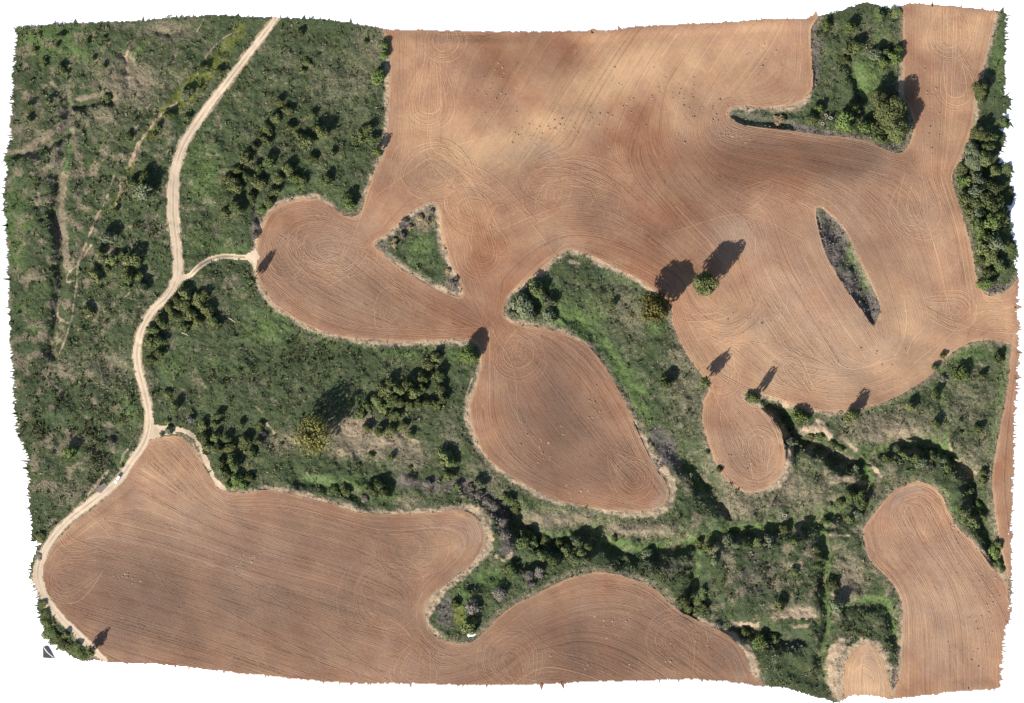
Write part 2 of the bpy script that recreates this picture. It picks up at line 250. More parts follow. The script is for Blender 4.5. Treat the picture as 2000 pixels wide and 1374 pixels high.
add_lines(bare, [([(1425,1238),(1462,1270),(1476,1312),(1468,1340)], 7, .85), ([(1262,868),(1296,915),(1315,952),(1308,985),(1275,1004),(1215,1006)], 7, .8), ([(905,988),(944,1002),(958,1045),(950,1080),(905,1122),(868,1152),(838,1195)], 7, .8), ([(1530,835),(1546,880),(1540,925),(1500,960)], 6, .8), ([(730,470),(790,415),(848,390),(866,420),(868,470),(890,530),(910,580)], 7, .9), ([(1424,206),(1500,203),(1570,198)], 5, .8), ([(345,200),(318,222),(300,240),(285,262),(272,280),(262,300),(254,322)], 2.6, 1), ([(292,205),(275,235),(262,258)], 1.6, .7), ([(470,60),(440,72),(410,100),(392,130),(386,146)], 1.2, .8), ([(398,38),(385,62)], 1.5, .7),([(335,285),(320,310)], 1.2, .6), ([(237,350),(232,380),(226,402)], 1.8, .8), ([(222,345),(205,395),(190,420),(176,455),(162,490),(152,518),(150,545),(146,580),(140,620),(137,632),(125,668),(116,690)], 2.0, .8), ([(178,480),(150,518),(132,535),(130,552),(146,548)], 2.0, .8), ([(108,602),(114,622),(134,632),(140,625)], 3.0, .8), ([(100,690),(93,730),(82,765)], 2.2, .6),
    ([(211,920),(200,935),(188,948),(170,968)], 3.2, 1), ([(250,878),(240,890),(235,905)], 2.0, .8), ([(208,505),(200,540),(215,565)], 1.6, .5), ([(245,580),(255,572)], 2.4, .8), ([(245,690),(248,780),(250,810)], .8, .5), ([(240,515),(258,530)], 2.6, .8), ([(255,180),(246,110),(250,100)], 2.2, .7), ([(262,95),(250,120)], 2.0, .5), ([(500,795),(512,806)], 2, .6),
    ([(520,828),(536,845)], 3, .8), ([(925,730),(915,760),(905,790)], 1.2, .7), ([(950,985),(900,970)], 2.0, .5), ([(970,1088),(985,1095),(998,1082)], 4, .9), ([(168,620),(182,612)], 3, .8), ([(730,850),(775,848),(800,858),(818,865)], 2.5, .7), ([(700,880),(740,875),(770,862)], 1.5, .6), ([(690,830),(715,824)], 2.5, .6),
    ([(1130,515),(1115,512)], 4, .8), ([(1175,510),(1215,530),(1262,552)], 5, .95), ([(1526,792),(1545,795)], 4, .9), ([(1570,840),(1590,835),(1612,838),(1622,856)], 6, 1), ([(1598,822),(1605,830)], 5, 1), ([(1640,855),(1660,870),(1672,880)], 4, .7), ([(1620,945),(1650,940),(1690,945)], 4, .7), ([(1515,1205),(1545,1200),(1590,1206)], 6, 1), ([(1440,1218),(1462,1222),(1480,1224)], 5, .95), ([(1550,1225),(1580,1222)], 4, .7), ([(1545,1105),(1565,1100)], 4, .6), ([(1530,1165),(1540,1160)], 3, .3), ([(1625,1160),(1640,1168)], 4, .6), ([(1700,908),(1712,920),(1722,930)], 4, .8), ([(1620,1045),(1660,1046)], 2, .8), ([(1870,900),(1890,918),(1905,924)], 4, .7), ([(1850,830),(1852,860),(1860,880)], 3, .6), ([(1640,1260),(1625,1290),(1630,1330),(1640,1360)], 13, 1.0), ([(1650,1335),(1652,1300),(1668,1272),(1692,1260),(1716,1274),(1732,1306),(1738,1350)], 12, 1.0), ([(1930,25),(1942,28),(1932,80),(1915,130),(1905,190)], 7, .9), ([(1905,190),(1903,240),(1890,280),(1870,320)], 5, .95), ([(1900,552),(1915,572),(1950,575)], 5, .9), ([(1960,1150),(1966,1175),(1970,1200)], 5, .9)])
add_lines(bare, [([(420,1245-360),(404,880),(388,862)], 2, .4), ([(757,170),(756,230),(752,285)], 6, .75), ([(763,60),(760,130)], 4, .6)])
add_blobs(bare, [(700,840,36,34,.62),(670,885,50,16,.55),(760,865,60,16,.5),(560,855,30,16,.35),(1750,845,70,14,.45),(1250,1040,90,10,.4),(1080,1018,50,10,.4),(1560,1192,40,7,.8),(1600,845,26,16,.8),(1650,935,40,8,.7),(1550,1108,30,12,.5),(1640,1165,14,20,.4),(1395,800,10,40,.4)])
add_blobs(grey, [(1300,885,26,42,1.0),(1280,850,20,26,.8),(1010,600,30,20,.5),(1600,100,12,60,.55),(1700,1330,24,50,.7),(1745,1330,14,40,.8),(870,1190,20,50,.8),(1320,1190,20,24,.7),(500,440,10,40,.8),(1640,1240,60,30,.35),(1625,480,34,80,1.1),(1660,560,26,50,1.1),(1698,600,26,40,1.0),(890,560,16,20,.8),(790,440,14,14,.8),(755,480,18,14,.7),(240,115,14,10,.7),(1480,1130,70,60,.45),(1300,1110,60,30,.45),(1540,1260,60,40,.4),(480,950,4,4,.1),(220,860,12,20,.5),(1940,565,24,10,.8),(700,130,40,60,.25),(560,110,30,50,.3),(1440,775,20,14,.5)])  # dead growth; on the lens island strengthened to paint the shaded west bank
add_lines(grey, [([(790,940),(840,950),(900,948),(940,965),(970,995),(985,1030),(990,1080)], 14, .85), ([(1540,245),(1600,260),(1680,275),(1740,298)], 7, .85), ([(130,230),(124,262),(116,300),(110,335)], 6, .6), ([(108,420),(112,520),(108,600)], 5, .7), ([(1440,218),(1500,230),(1560,246)], 9, .5), ([(1000,632),(1060,640),(1120,658)], 4, .6), ([(1745,290),(1770,280)], 5, .6),([(1590,40),(1592,100),(1594,160)], 5, .8)])
add_lines(yellow, [([(470,60),(440,95),(410,140),(378,175),(345,205),(312,232),(290,262)], 16, .8), ([(262,320),(245,350),(232,385),(220,410)], 8, .7), ([(440,90),(415,130),(385,150),(355,185),(320,215),(298,238)], 10, .9), ([(240,350),(228,380)], 5, .5), ([(895,1190),(900,1225)], 9, .8), ([(1380,1070),(1390,1110)], 8, .4),([(1530,800),(1600,815)], 8, .5)])
add_blobs(yellow, [(610,870,30,24,.45),(1880,450,40,60,.35)])
add_blobs(dark, [(150,860,90,110,.55),(140,760,70,60,.35),(180,640,60,60,.3),(600,700,140,60,.5),(480,740,120,50,.4),(700,720,80,40,.5),(1480,1130,90,50,.6),(1280,1110,70,30,.6),(1520,1290,80,40,.6),(1660,1220,40,40,.6),(560,260,80,80,.4),(570,110,50,60,.35),(1605,110,20,70,.7),(1080,1090,70,30,.5),(820,740,60,30,.5),(300,470,60,80,.25),(1880,870,50,60,.3),(1200,600,60,50,.25),(430,860,60,60,.5),(60,690,40,80,.4),(380,610,70,40,.5),(1610,930,60,30,.5),(1780,900,50,20,.6),(1900,360,50,60,.5)])
lens_ = 1 - np.clip(1.6 * blob(1660, 522, 70, 150, -24), 0, 1)
pale_edge = zeros()
for pts, v in (([(440,957),(520,955),(600,972),(700,1001),(850,1002),(930,1012),(946,1045),(935,1090),(870,1142),(838,1180),(842,1236)], 1.0), ([(640,393),(590,385),(540,402),(512,445),(497,495),(505,545),(540,600),(600,636),(680,660),(790,670),(900,667)], 1.0),
               ([(940,715),(918,790),(925,845),(950,890),(1030,952),(1090,980)], .9), ([(1170,985),(1240,1004),(1300,985)], .7), ([(1180,690),(1240,815),(1262,870)], .8), ([(1090,498),(1000,570)], .7), ([(1130,490),(1265,556)], 1.0), ([(763,60),(757,290),(715,390)], 1.0), ([(1533,870),(1535,915),(1500,960)], .8),
               ([(1455,775),(1530,800),(1640,806)], .6), ([(390,872),(445,958)], .9), ([(1380,1215),(1450,1265),(1466,1310),(1458,1340)], 1.0), ([(1766,110),(1764,180)], .8), ([(1000,632),(1100,655),(1170,700)], .6), ([(732,470),(845,398),(862,470),(904,575),(735,485)], 1.0), ([(1424,215),(1500,210),(1580,190)], .8), ([(1762,1180),(1758,1340)], .8), ([(1900,1060),(1968,1140)], .6)):
    pale_edge = np.maximum(pale_edge, v * (1 - sstep(8, 24, dist_line(smooth(pts, False, 6), 30))))
fr *= lens_ * (.30 + .70 * pale_edge); dry *= lens_; dry *= 1 - .65 * np.clip(dark * 1.3, 0, 1)
verge = (1 - sstep(0, 7, dtr - wtr * .54 + (n8 - .5) * 9)) * .75
bare = np.maximum(bare, verge * (dtr < 39))
bare = np.maximum(bare, fr * np.clip(0.85 + (n60 - 0.45) * 2.4, 0, 1) * (.7 + .6 * n14))
dry = np.maximum(dry, (1 - sstep(4, 20, dfield + (n20 - 0.5) * 18)) * 0.5)
west = np.clip(1.25 - GX / 420, 0, 1); se = blob(1560, 980, 330, 260)
dry = np.maximum(dry, np.clip((vnoise(17, 86, 4) - .46) * 4.2, 0, 1) * np.clip(.26 + .32 * west + .30 * se, 0, 1))
dry = np.clip(dry * 1.25, 0, 1.1); dry *= 0.6 + 0.9 * n20; lush *= 0.6 + 0.8 * n20; grey *= 0.55 + 0.9 * n20; dark = np.clip(dark + (n60 - .5) * .8, 0, 1)
COVER_A = np.clip(np.stack([dry, lush, bare, np.ones_like(dry)], -1), 0, 1)
COVER_B = np.clip(np.stack([grey, yellow, dark, np.ones_like(dry)], -1), 0, 1)

# soil tone: red clay, pale sandy, grey dry silt; broad pale bands include painted slope shading
red, pale, silt = zeros() + 0.30, zeros() + .12, zeros()
def acc(A, L):
    for b in L: A += blob(*b[:-1]) * b[-1]
acc(red, [(1250,260,60,70,.45),(1480,335,90,36,.5),(940,470,40,70,.4),(1150,490,110,30,.35),(1300,410,70,40,.4),(980,90,50,60,.35),(1120,70,60,40,.35),(1000,570,30,50,.35),(860,600,60,30,.3),(1330,320,60,30,.4),(1100,330,50,40,.25),(1060,860,60,60,.25),(960,830,30,60,.35),(1120,970,80,20,.35),(530,430,40,20,.3),(1080,110,130,60,.35),(990,190,60,60,.35),(1500,330,120,40,.55),(1250,250,70,80,.45),(950,480,50,80,.35),(1180,490,130,50,.4),(1300,430,60,40,.3),(1000,600,60,40,.3),(900,640,100,30,.3),(760,340,60,60,.15),(1810,160,60,80,.25),(1280,530,60,40,.4),(1560,300,90,30,.4),(1130,760,90,80,.2),(1260,970,60,30,.25),(560,430,60,30,.2),(1880,1300,60,80,.15),(1150,1290,200,60,.2),(600,600,100,40,.1),(1955,900,30,100,.2)])
acc(pale, [(1000,285,80,26,.55),(1080,235,70,28,.4),(1160,180,80,30,.4),(1270,130,60,30,.3),(1330,215,24,50,.35),(900,320,50,30,.3),(1695,1320,50,70,1.1),(930,300,70,26,.5),(1080,250,70,30,.45),(1210,100,90,40,.3),(1360,110,60,60,.3),(1900,60,40,50,.35),(1310,220,40,60,.3),(1090,470,70,20,.35),(1480,640,60,60,.3),(1760,640,80,60,.35),(330,880,50,30,.3),(880,1090,50,40,.35),(1530,900,20,40,.3),(1150,160,120,40,.55),(1010,290,100,40,.6),(1250,130,140,50,.3),(1460,80,120,60,.4),(1850,60,70,50,.45),(1870,250,40,80,.3),(820,240,60,120,.35),(850,330,60,50,.3),(1700,700,200,80,.4),(1800,480,60,120,.25),(1560,720,120,60,.35),(1430,160,60,40,.3),(1400,640,80,80,.2),(1950,620,40,50,.4),(1450,860,60,60,.3),(1840,1200,90,120,.25),(330,960,120,60,.25),(200,1020,100,60,.25),(860,1060,70,40,.4),(1050,440,60,30,.3),(1690,1310,40,50,.3)])
acc(silt, [(1640,690,190,90,.55),(1850,1180,110,170,.6),(1450,860,70,90,.45),(1540,560,90,80,.3),(1800,480,70,110,.35),(640,520,110,70,.3),(330,1000,150,90,.3),(1500,90,90,50,.2),(1850,110,60,80,.25),(1030,300,50,16,.6),(1160,230,40,30,.35),(1480,240,50,20,.5),(1100,480,60,12,.6),(850,480,20,40,.3),(930,1030,20,50,.6),(1445,1300,14,40,.8),(1745,960,40,14,.5),(1440,460,60,40,.8),(1060,290,40,30,.5),(650,480,80,50,.35),(500,1150,250,120,.45),(250,1200,120,90,.4),(900,1040,40,30,.6),(1430,260,40,30,.4),(1640,430,90,90,.35),(1600,620,200,100,.2),(1700,300,100,40,.3),(1100,880,100,80,.3),(700,600,120,40,.3),(1250,1230,180,80,.3),(1700,1300,30,60,.6),(1720,1040,40,40,.2),(400,1050,200,80,.3),(850,1300,150,50,.35),(1300,950,16,60,.6)])
umb = zeros()                                  # deeper brown earth, with some slope shading put into the darker bands
fieldB_ = sstep(0, 1, ((GX < 1470) & (GY > 845) & ~((GX > 905) & (GY < 1005))).astype(float))
acc(umb, [(1560,300,150,26,.5),(1660,330,90,24,.3),(1480,360,70,30,.35),(1120,440,90,20,.2),(520,1160,420,170,.72),(700,1040,160,60,.35),(1180,1270,260,110,.85),(250,1150,140,120,.4),(1080,820,100,170,.95),(1200,930,80,60,.55),(720,590,210,80,.5),(610,430,80,40,.45),(1530,310,170,44,.95),(1690,300,90,30,.4),(1690,470,130,120,.42),(1450,880,70,80,.25),(1240,480,150,60,.55),(1080,100,90,60,.42),(960,150,50,60,.3),(910,600,60,80,.35),(1370,380,100,70,.55),(830,330,70,60,.35),(1420,1290,60,60,.45),(1060,330,60,40,.35),(1170,390,60,40,.4),(1250,240,50,40,.25),(560,520,60,50,.3),(1420,260,50,30,.3),(1810,180,50,60,.2)])
umb += (vnoise(50, 94, 4) - .5) * .45
for A_, lo in ((red, 1), (pale, 1), (silt, 1)): pass
add_lines(pale, [([(1400,1238),(1436,1262),(1455,1305),(1448,1340)], 4, 1.0), ([(890,1003),(928,1022),(938,1050),(915,1090),(870,1130)], 4, .9), ([(1740,968),(1770,950),(1810,946),(1845,985)], 3, .6), ([(1500,820),(1524,860),(1526,905),(1500,945)], 4, .6)])
pale *= np.clip(1 - umb * .9, .15, 1)
add_lines(silt, [([(1664,1350),(1668,1308),(1692,1282),(1716,1308),(1722,1350)], 4, 1.0), ([(1680,1350),(1684,1318),(1694,1304),(1704,1318),(1708,1350)], 3, .9), ([(1388,1245),(1424,1270),(1442,1305),(1436,1340)], 5, 1.3), ([(885,1022),(905,1035),(912,1055),(895,1080)], 7, 1.1), ([(1745,985),(1765,962),(1795,955)], 5, 1.0), ([(1270,905),(1290,940),(1297,965),(1275,988)], 6, 1.1), ([(1460,240),(1560,262),(1680,290)], 4, .6)])
add = (vnoise(45, 91, 4) - 0.5)
edgef = 1 - sstep(1.5, 6.5, dfield + (n14 - .5) * 6); pale = np.maximum(pale, edgef * .75 * (.4 + n60))
SOIL = np.clip(np.stack([red + add * 0.7, pale + (vnoise(35, 92, 4) - .5) * 0.9, silt * .8 + (vnoise(28, 93, 4) - .5) * 0.7, np.clip(umb, 0, 1)], -1), 0, 1)

# track wear: R = ruts, G = grassy middle / dirt cracks
lat = dtr
rutn = vnoise(12, 95, 2)
ruts = np.exp(-((np.abs(lat - wtr * 0.27)) / 2.2) ** 2)
mid = np.maximum(np.exp(-(lat / 1.3) ** 2), .7 * np.exp(-((lat - 5.5) / 1.1) ** 2) * (wtr > 14)) * np.clip((vnoise(30, 96, 2) - .25) * 2.6, .1, 1)
sidemid = np.exp(-(dside / 1.6) ** 2) * (dside < 20) * 1.4 * sstep(365, 385, GX) * (GX < 480)
edge = sstep(0.38, .66, (dtr + (n8 - .5) * 4) / wtr)
TRK = np.clip(np.stack([ruts, np.maximum(mid * 0.8, sidemid), np.where(dside < 12, 0, edge), np.ones_like(red)], -1), 0, 1)

# ------------------------------------------------------------------ materials
def newmat(name, rough=0.95):
    m = bpy.data.materials.new(name); m.use_nodes = True
    n = m.node_tree.nodes; l = m.node_tree.links
    b = n.get('Principled BSDF'); b.inputs['Roughness'].default_value = rough
    b.inputs['Specular IOR Level'].default_value = 0.15
    return m, n, l, b
def rgb(c): return (c[0], c[1], c[2], 1)
class G:
    """small node-graph helper"""
    def __init__(s, n, l): s.n, s.l = n, l; s.tc = n.new('ShaderNodeTexCoord')
    def attr(s, name):
        a = s.n.new('ShaderNodeAttribute'); a.attribute_name = name; return a
    def sep(s, sock):
        a = s.n.new('ShaderNodeSeparateColor'); s.l.new(sock, a.inputs[0]); return a.outputs
    def noise(s, scale, detail=4, rough=0.6, vec=None):
        a = s.n.new('ShaderNodeTexNoise'); a.inputs['Scale'].default_value = scale; a.inputs['Detail'].default_value = detail; a.inputs['Roughness'].default_value = rough
        s.l.new(vec or s.tc.outputs['Object'], a.inputs['Vector']); return a.outputs['Fac']
    def math(s, op, a, b=0.0, c=None, clamp=False):
        m = s.n.new('ShaderNodeMath'); m.operation = op; m.use_clamp = clamp
        for i, v in enumerate((a, b, c)):
            if v is None: continue
            if isinstance(v, (int, float)): m.inputs[i].default_value = v
            else: s.l.new(v, m.inputs[i])
        return m.outputs[0]
    def mrange(s, v, a, b, c=0.0, d=1.0):
        m = s.n.new('ShaderNodeMapRange'); s.l.new(v, m.inputs[0])
        for i, x in zip((1, 2, 3, 4), (a, b, c, d)): m.inputs[i].default_value = x
        return m.outputs[0]
    def mix(s, f, a, b, mode='MIX'):
        m = s.n.new('ShaderNodeMix'); m.data_type = 'RGBA'; m.blend_type = mode
        for i, v in ((0, f), (6, a), (7, b)):
            if isinstance(v, (int, float)): m.inputs[i].default_value = v
            elif isinstance(v, tuple): m.inputs[i].default_value = rgb(v)
            else: s.l.new(v, m.inputs[i])
        return m.outputs[2]
    def bump(s, h, strength, dist, bsdf):
        b = s.n.new('ShaderNodeBump'); b.inputs['Strength'].default_value = strength; b.inputs['Distance'].default_value = dist
        s.l.new(h, b.inputs['Height']); s.l.new(b.outputs[0], bsdf.inputs['Normal'])

def scrub_material():
    m, n, l, b = newmat('scrub_ground'); g = G(n, l)
    a = g.sep(g.attr('cover_a').outputs['Color']); c = g.sep(g.attr('cover_b').outputs['Color'])
    f1 = g.noise(0.55, 5, 0.7); f2 = g.noise(0.12, 4, 0.6); f3 = g.noise(1.4, 3, 0.7)
    base = g.mix(g.mrange(f1, .35, .65), (0.038, 0.052, 0.020), (0.100, 0.120, 0.054))
    base = g.mix(g.mrange(f2, .4, .62), base, (0.066, 0.084, 0.042))
    base = g.mix(g.mrange(g.noise(0.035, 3, .5), .42, .6, 0, .5), base, g.mix(1.0, base, (.92, 1.04, 1.02), 'MULTIPLY'))
    base = g.mix(g.math('MULTIPLY', g.mrange(g.noise(2.6, 3, .7), .35, .68, 0, .75), g.math('SUBTRACT', 1.0, a[1], clamp=True)), base, g.mix(1.0, base, (.42, .45, .45), 'MULTIPLY'))
    def cut(v, k=0.9):      # break a smooth mask up with noise
        return g.math('MULTIPLY_ADD', g.math('SUBTRACT', g.math('ADD', v, g.math('MULTIPLY_ADD', f1, k, -k / 2)), 0.5), 2.2, 0.5, clamp=True)
    base = g.mix(g.math('MULTIPLY', cut(c[2]), .75), base, g.mix(f3, (0.020, 0.032, 0.013), (0.055, 0.068, 0.030)))
    base = g.mix(g.math('MULTIPLY', cut(a[1]), .85), base, g.mix(g.mrange(f3, .3, .7), (0.060, 0.100, 0.026), (0.122, 0.178, 0.062)))
    base = g.mix(g.math('MULTIPLY', cut(c[1]), .8), base, g.mix(f3, (0.085, 0.108, 0.020), (0.165, 0.165, 0.032)))
    fd = g.math('ADD', g.math('MULTIPLY_ADD', g.math('SUBTRACT', f3, .5), 1.5, 0), g.math('MULTIPLY_ADD', g.math('SUBTRACT', f1, .5), 1.3, 0))
    dcut = g.math('MULTIPLY_ADD', g.math('SUBTRACT', g.math('ADD', a[0], fd), .5), 2.0, .5, clamp=True)
    base = g.mix(g.math('MULTIPLY', dcut, .8), base, g.mix(g.mrange(f3, .3, .7), (0.125, 0.100, 0.065), (0.290, 0.232, 0.165)))
    base = g.mix(g.math('MULTIPLY', cut(c[0]), .85), base, g.mix(g.mrange(f3, .35, .65), (0.062, 0.050, 0.048), (0.18, 0.148, 0.138)))
    base = g.mix(g.math('MULTIPLY', cut(a[2], .7), .95), base, g.mix(g.mrange(f3, .3, .7), (0.25, 0.18, 0.115), (0.44, 0.34, 0.235)))
    l.new(base, b.inputs['Base Color'])
    g.bump(g.math('ADD', f1, g.math('MULTIPLY', f3, .5)), 0.9, 0.7, b)
    return m

def soil_nodes(g, tone=True):
    at = g.attr('soil'); a = g.sep(at.outputs['Color'])
    f1 = g.noise(0.9, 5, 0.75); f2 = g.noise(0.06, 4, 0.6); f3 = g.noise(3.0, 2, 0.6)
    base = g.mix(g.mrange(f1, .3, .7), (0.242, 0.137, 0.086), (0.330, 0.198, 0.127))
    base = g.mix(a[0], base, g.mix(f1, (0.205, 0.090, 0.047), (0.285, 0.136, 0.076)))
    base = g.mix(g.math('MULTIPLY', a[1], .85), base, g.mix(f1, (0.385, 0.238, 0.132), (0.51, 0.335, 0.193)))
    base = g.mix(g.math('MULTIPLY', a[2], .7), base, g.mix(f1, (0.235, 0.168, 0.126), (0.36, 0.268, 0.206)))
    base = g.mix(g.math('MULTIPLY', at.outputs['Alpha'], .9), base, g.mix(a[0], g.mix(f1, (0.100, 0.065, 0.047), (0.165, 0.110, 0.081)), g.mix(f1, (0.115, 0.060, 0.038), (0.175, 0.094, 0.060))))
    # clods and stones
    base = g.mix(g.mrange(f3, .66, .74, 0, .5), base, (0.13, 0.085, 0.06))
    return base, f1, f3

def soil_material():
    m, n, l, b = newmat('ploughed_soil'); g = G(n, l)
    base, f1, f3 = soil_nodes(g)
    l.new(base, b.inputs['Base Color']); g.bump(g.math('ADD', f1, g.math('MULTIPLY', f3, .5)), 0.55, 0.25, b)
    return m

def furrow_material():
    m, n, l, b = newmat('furrow_soil'); g = G(n, l)
    base, f1, f3 = soil_nodes(g)
    t = g.sep(g.attr('tone').outputs['Color'])
    base = g.mix(g.math('MULTIPLY', t[0], 0.9), base, g.mix(.22, g.mix(1.0, base, (1.5, 1.5, 1.47), 'MULTIPLY'), (0.46, 0.33, 0.21)))   # dry crest straw and dust
    base = g.mix(g.math('MULTIPLY', t[1], 0.8), base, g.mix(1.0, base, (0.50, 0.46, 0.44), 'MULTIPLY'))  # freshly turned damp earth
    l.new(base, b.inputs['Base Color']); g.bump(f1, 0.5, 0.2, b)
    return m

def track_material():
    m, n, l, b = newmat('track_earth'); g = G(n, l)
    a = g.sep(g.attr('wear').outputs['Color'])
    f1 = g.noise(1.6, 5, 0.75); f2 = g.noise(2.2, 3, 0.6)
    base = g.mix(g.mrange(f1, .25, .75), (0.455, 0.350, 0.240), (0.540, 0.430, 0.308))
    base = g.mix(g.math('MULTIPLY', a[0], .45), base, (0.60, 0.49, 0.365))
    mid = g.math('MULTIPLY', a[1], g.mrange(f2, .30, .5))
    base = g.mix(g.math('MULTIPLY', mid, .9), base, (0.17, 0.125, 0.075))
    base = g.mix(g.math('MULTIPLY', a[2], g.mrange(f1, .35, .7, .1, .5)), base, (0.36, 0.27, 0.185))
    l.new(base, b.inputs['Base Color']); g.bump(f1, 0.4, 0.2, b)
    return m

def leaf_material(name, lo, hi, extra=None):
    m, n, l, b = newmat(name, 0.8); g = G(n, l)
    oi = n.new('ShaderNodeObjectInfo')
    t = g.attr('tint').outputs['Fac']; f = g.noise(0.9, 3)
    base = g.mix(g.math('MULTIPLY_ADD', f, .5, g.math('MULTIPLY_ADD', t, .8, -.15), clamp=True), lo, hi)
    if extra: base = g.mix(g.mrange(g.noise(0.35, 2), .55, .66), base, extra)
    hs = n.new('ShaderNodeHueSaturation'); l.new(base, hs.inputs['Color'])
    l.new(g.math('MULTIPLY_ADD', oi.outputs['Random'], .5, .75), hs.inputs['Value'])
    l.new(g.math('MULTIPLY_ADD', oi.outputs['Random'], .02, .49), hs.inputs['Hue'])
    l.new(hs.outputs[0], b.inputs['Base Color'])
    return m

def plain(name, c1, c2, scale=3.0, rough=0.9, bump=0.3, metallic=0.0):
    m, n, l, b = newmat(name, rough); g = G(n, l); f = g.noise(scale, 4)
    l.new(g.mix(g.mrange(f, .3, .7), c1, c2), b.inputs['Base Color']); b.inputs['Metallic'].default_value = metallic
    if bump: g.bump(f, bump, 0.05, b)
    return m

M_SCRUB, M_SOIL, M_FURROW, M_TRACK = scrub_material(), soil_material(), furrow_material(), track_material()
M_WHITE = plain('white_sheet', (0.86, 0.86, 0.86), (0.9, 0.9, 0.9), 0.05, 0.95, 0)
M_BARK = plain('bark', (0.09, 0.065, 0.045), (0.18, 0.14, 0.10), 4)
M_LEAF = {
 'g': leaf_material('green_leaves', (0.055, 0.074, 0.024), (0.150, 0.172, 0.070)),
 'd': leaf_material('dark_leaves', (0.038, 0.053, 0.017), (0.128, 0.148, 0.056)),
 'o': leaf_material('olive_leaves', (0.068, 0.082, 0.026), (0.178, 0.190, 0.076)),
 'b': leaf_material('bright_leaves', (0.060, 0.090, 0.020), (0.155, 0.195, 0.062)),
 's': leaf_material('silver_leaves', (0.080, 0.096, 0.050), (0.175, 0.192, 0.112)),
 'k': leaf_material('dead_twigs', (0.090, 0.078, 0.062), (0.225, 0.195, 0.160)),
 'n': leaf_material('straw_stems', (0.18, 0.13, 0.07), (0.36, 0.27, 0.15)),
 'y': leaf_material('autumn_leaves', (0.070, 0.068, 0.018), (0.175, 0.158, 0.046), (0.23, 0.155, 0.04)),
}

# ------------------------------------------------------------------ object helpers
def link_mesh(name, verts, faces, mat, parent=None, smooth_shade=False):
    """faces: (n,3) or (n,4) int array, or a list of such arrays"""
    me = bpy.data.meshes.new(name)
    verts = np.asarray(verts, np.float32)
    flist = faces if isinstance(faces, list) else [faces]
    flist = [np.asarray(f, np.int32) for f in flist if len(f)]
    loops = np.concatenate([f.ravel() for f in flist]); sizes = np.concatenate([np.full(len(f), f.shape[1], np.int32) for f in flist])
    starts = np.concatenate([[0], np.cumsum(sizes)[:-1]]).astype(np.int32)
    me.vertices.add(len(verts)); me.vertices.foreach_set('co', verts.ravel())
    me.loops.add(len(loops)); me.loops.foreach_set('vertex_index', loops)
    me.polygons.add(len(sizes)); me.polygons.foreach_set('loop_start', starts); me.polygons.foreach_set('loop_total', sizes)
    if smooth_shade: me.polygons.foreach_set('use_smooth', np.ones(len(sizes), bool))
    me.update(calc_edges=True); me.materials.append(mat)
    o = bpy.data.objects.new(name, me); COL.objects.link(o)
    if parent: o.parent = parent
    return o
def vcol(o, name, arr):
    a = o.data.color_attributes.new(name, 'FLOAT_COLOR', 'POINT'); a.data.foreach_set('color', np.asarray(arr, np.float32).ravel())
def vfloat(o, name, arr):
    a = o.data.attributes.new(name, 'FLOAT', 'POINT'); a.data.foreach_set('value', np.asarray(arr, np.float32).ravel())
def tag(o, label, cat=None, group=None, kind=None):
    if label: o['label'] = label
    if cat: o['category'] = cat
    if group: o['group'] = group
    if kind: o['kind'] = kind
    return o

VID = np.arange(NX * NY).reshape(NY, NX)
PX, PY, PZ = WX(GX).ravel(), WY(GY).ravel(), H.ravel()
XYZ = np.stack([PX, PY, PZ], 1)
def zone_mesh(name, cells, mat, label, attrs, spikes=None):
    iy, ix = np.nonzero(cells)
    q = np.stack([VID[iy + 1, ix], VID[iy + 1, ix + 1], VID[iy, ix + 1], VID[iy, ix]], 1)
    used, inv = np.unique(q, return_inverse=True)
    faces = inv.reshape(q.shape)
    verts = XYZ[used]; fl = [faces]; ex = 0
    cols = {k: v.reshape(-1, 4)[used] for k, v in attrs.items()}
    if spikes is not None and len(spikes):
        base = len(verts); sv = []
        for tri in spikes:
            for (x, y) in tri: sv.append((WX(x), WY(y), float(sample(H, x, y)) * 0 + 0.02))
        sp = np.array(spikes, float).reshape(-1, 2)
        verts = np.vstack([verts, np.array(sv)])
        fl.append(np.arange(base, base + len(sv)).reshape(-1, 3))
        cc = (np.clip(sp[:, 1] / STEP, 0, NY - 1).astype(int), np.clip(sp[:, 0] / STEP, 0, NX - 1).astype(int))
        for k_ in cols: cols[k_] = np.vstack([cols[k_], attrs[k_][cc]])
    o = link_mesh(name, verts, fl, mat, smooth_shade=True)
    for k_, v in cols.items(): vcol(o, k_, v)
    tag(o, label, kind='structure')
    return o

# torn spikes along the cut edge of the land
spikes_by_zone = {z: [] for z in range(9)}
cen = np.array([1000., 690.])
def spike(i, length, width, lean=0.0):
    p = outp[i]; q = outp[(i + 2) % len(outp)]
    t = q - p; t /= (np.hypot(*t) + 1e-6); nrm = np.array([t[1], -t[0]])
    if np.dot(nrm, p - cen) < 0: nrm = -nrm
    z = zone[int(np.clip((p - nrm * 8)[1] / STEP, 0, NY - 2)), int(np.clip((p - nrm * 8)[0] / STEP, 0, NX - 2))]
    if z == 0: return
    a, b_, c_ = p - nrm * 4 - t * width, p - nrm * 4 + t * width, p + nrm * length + t * lean
    if length > 5: width *= 1.5; length *= 1.25
    spikes_by_zone[z if z != Z_TRACK else Z_SCRUB].append((tuple(a), tuple(b_), tuple(c_)))
for i in range(len(outp)):
    x, y = outp[i]
    side_edge = x > 1930 or x < 90
    if random.random() < (0.85 if side_edge else 0.30):
        spike(i, abs(random.gauss(0, 1)) * (4.5 if side_edge else 2.5) + 1, random.uniform(1.0, 3.0), random.uniform(-3, 3))
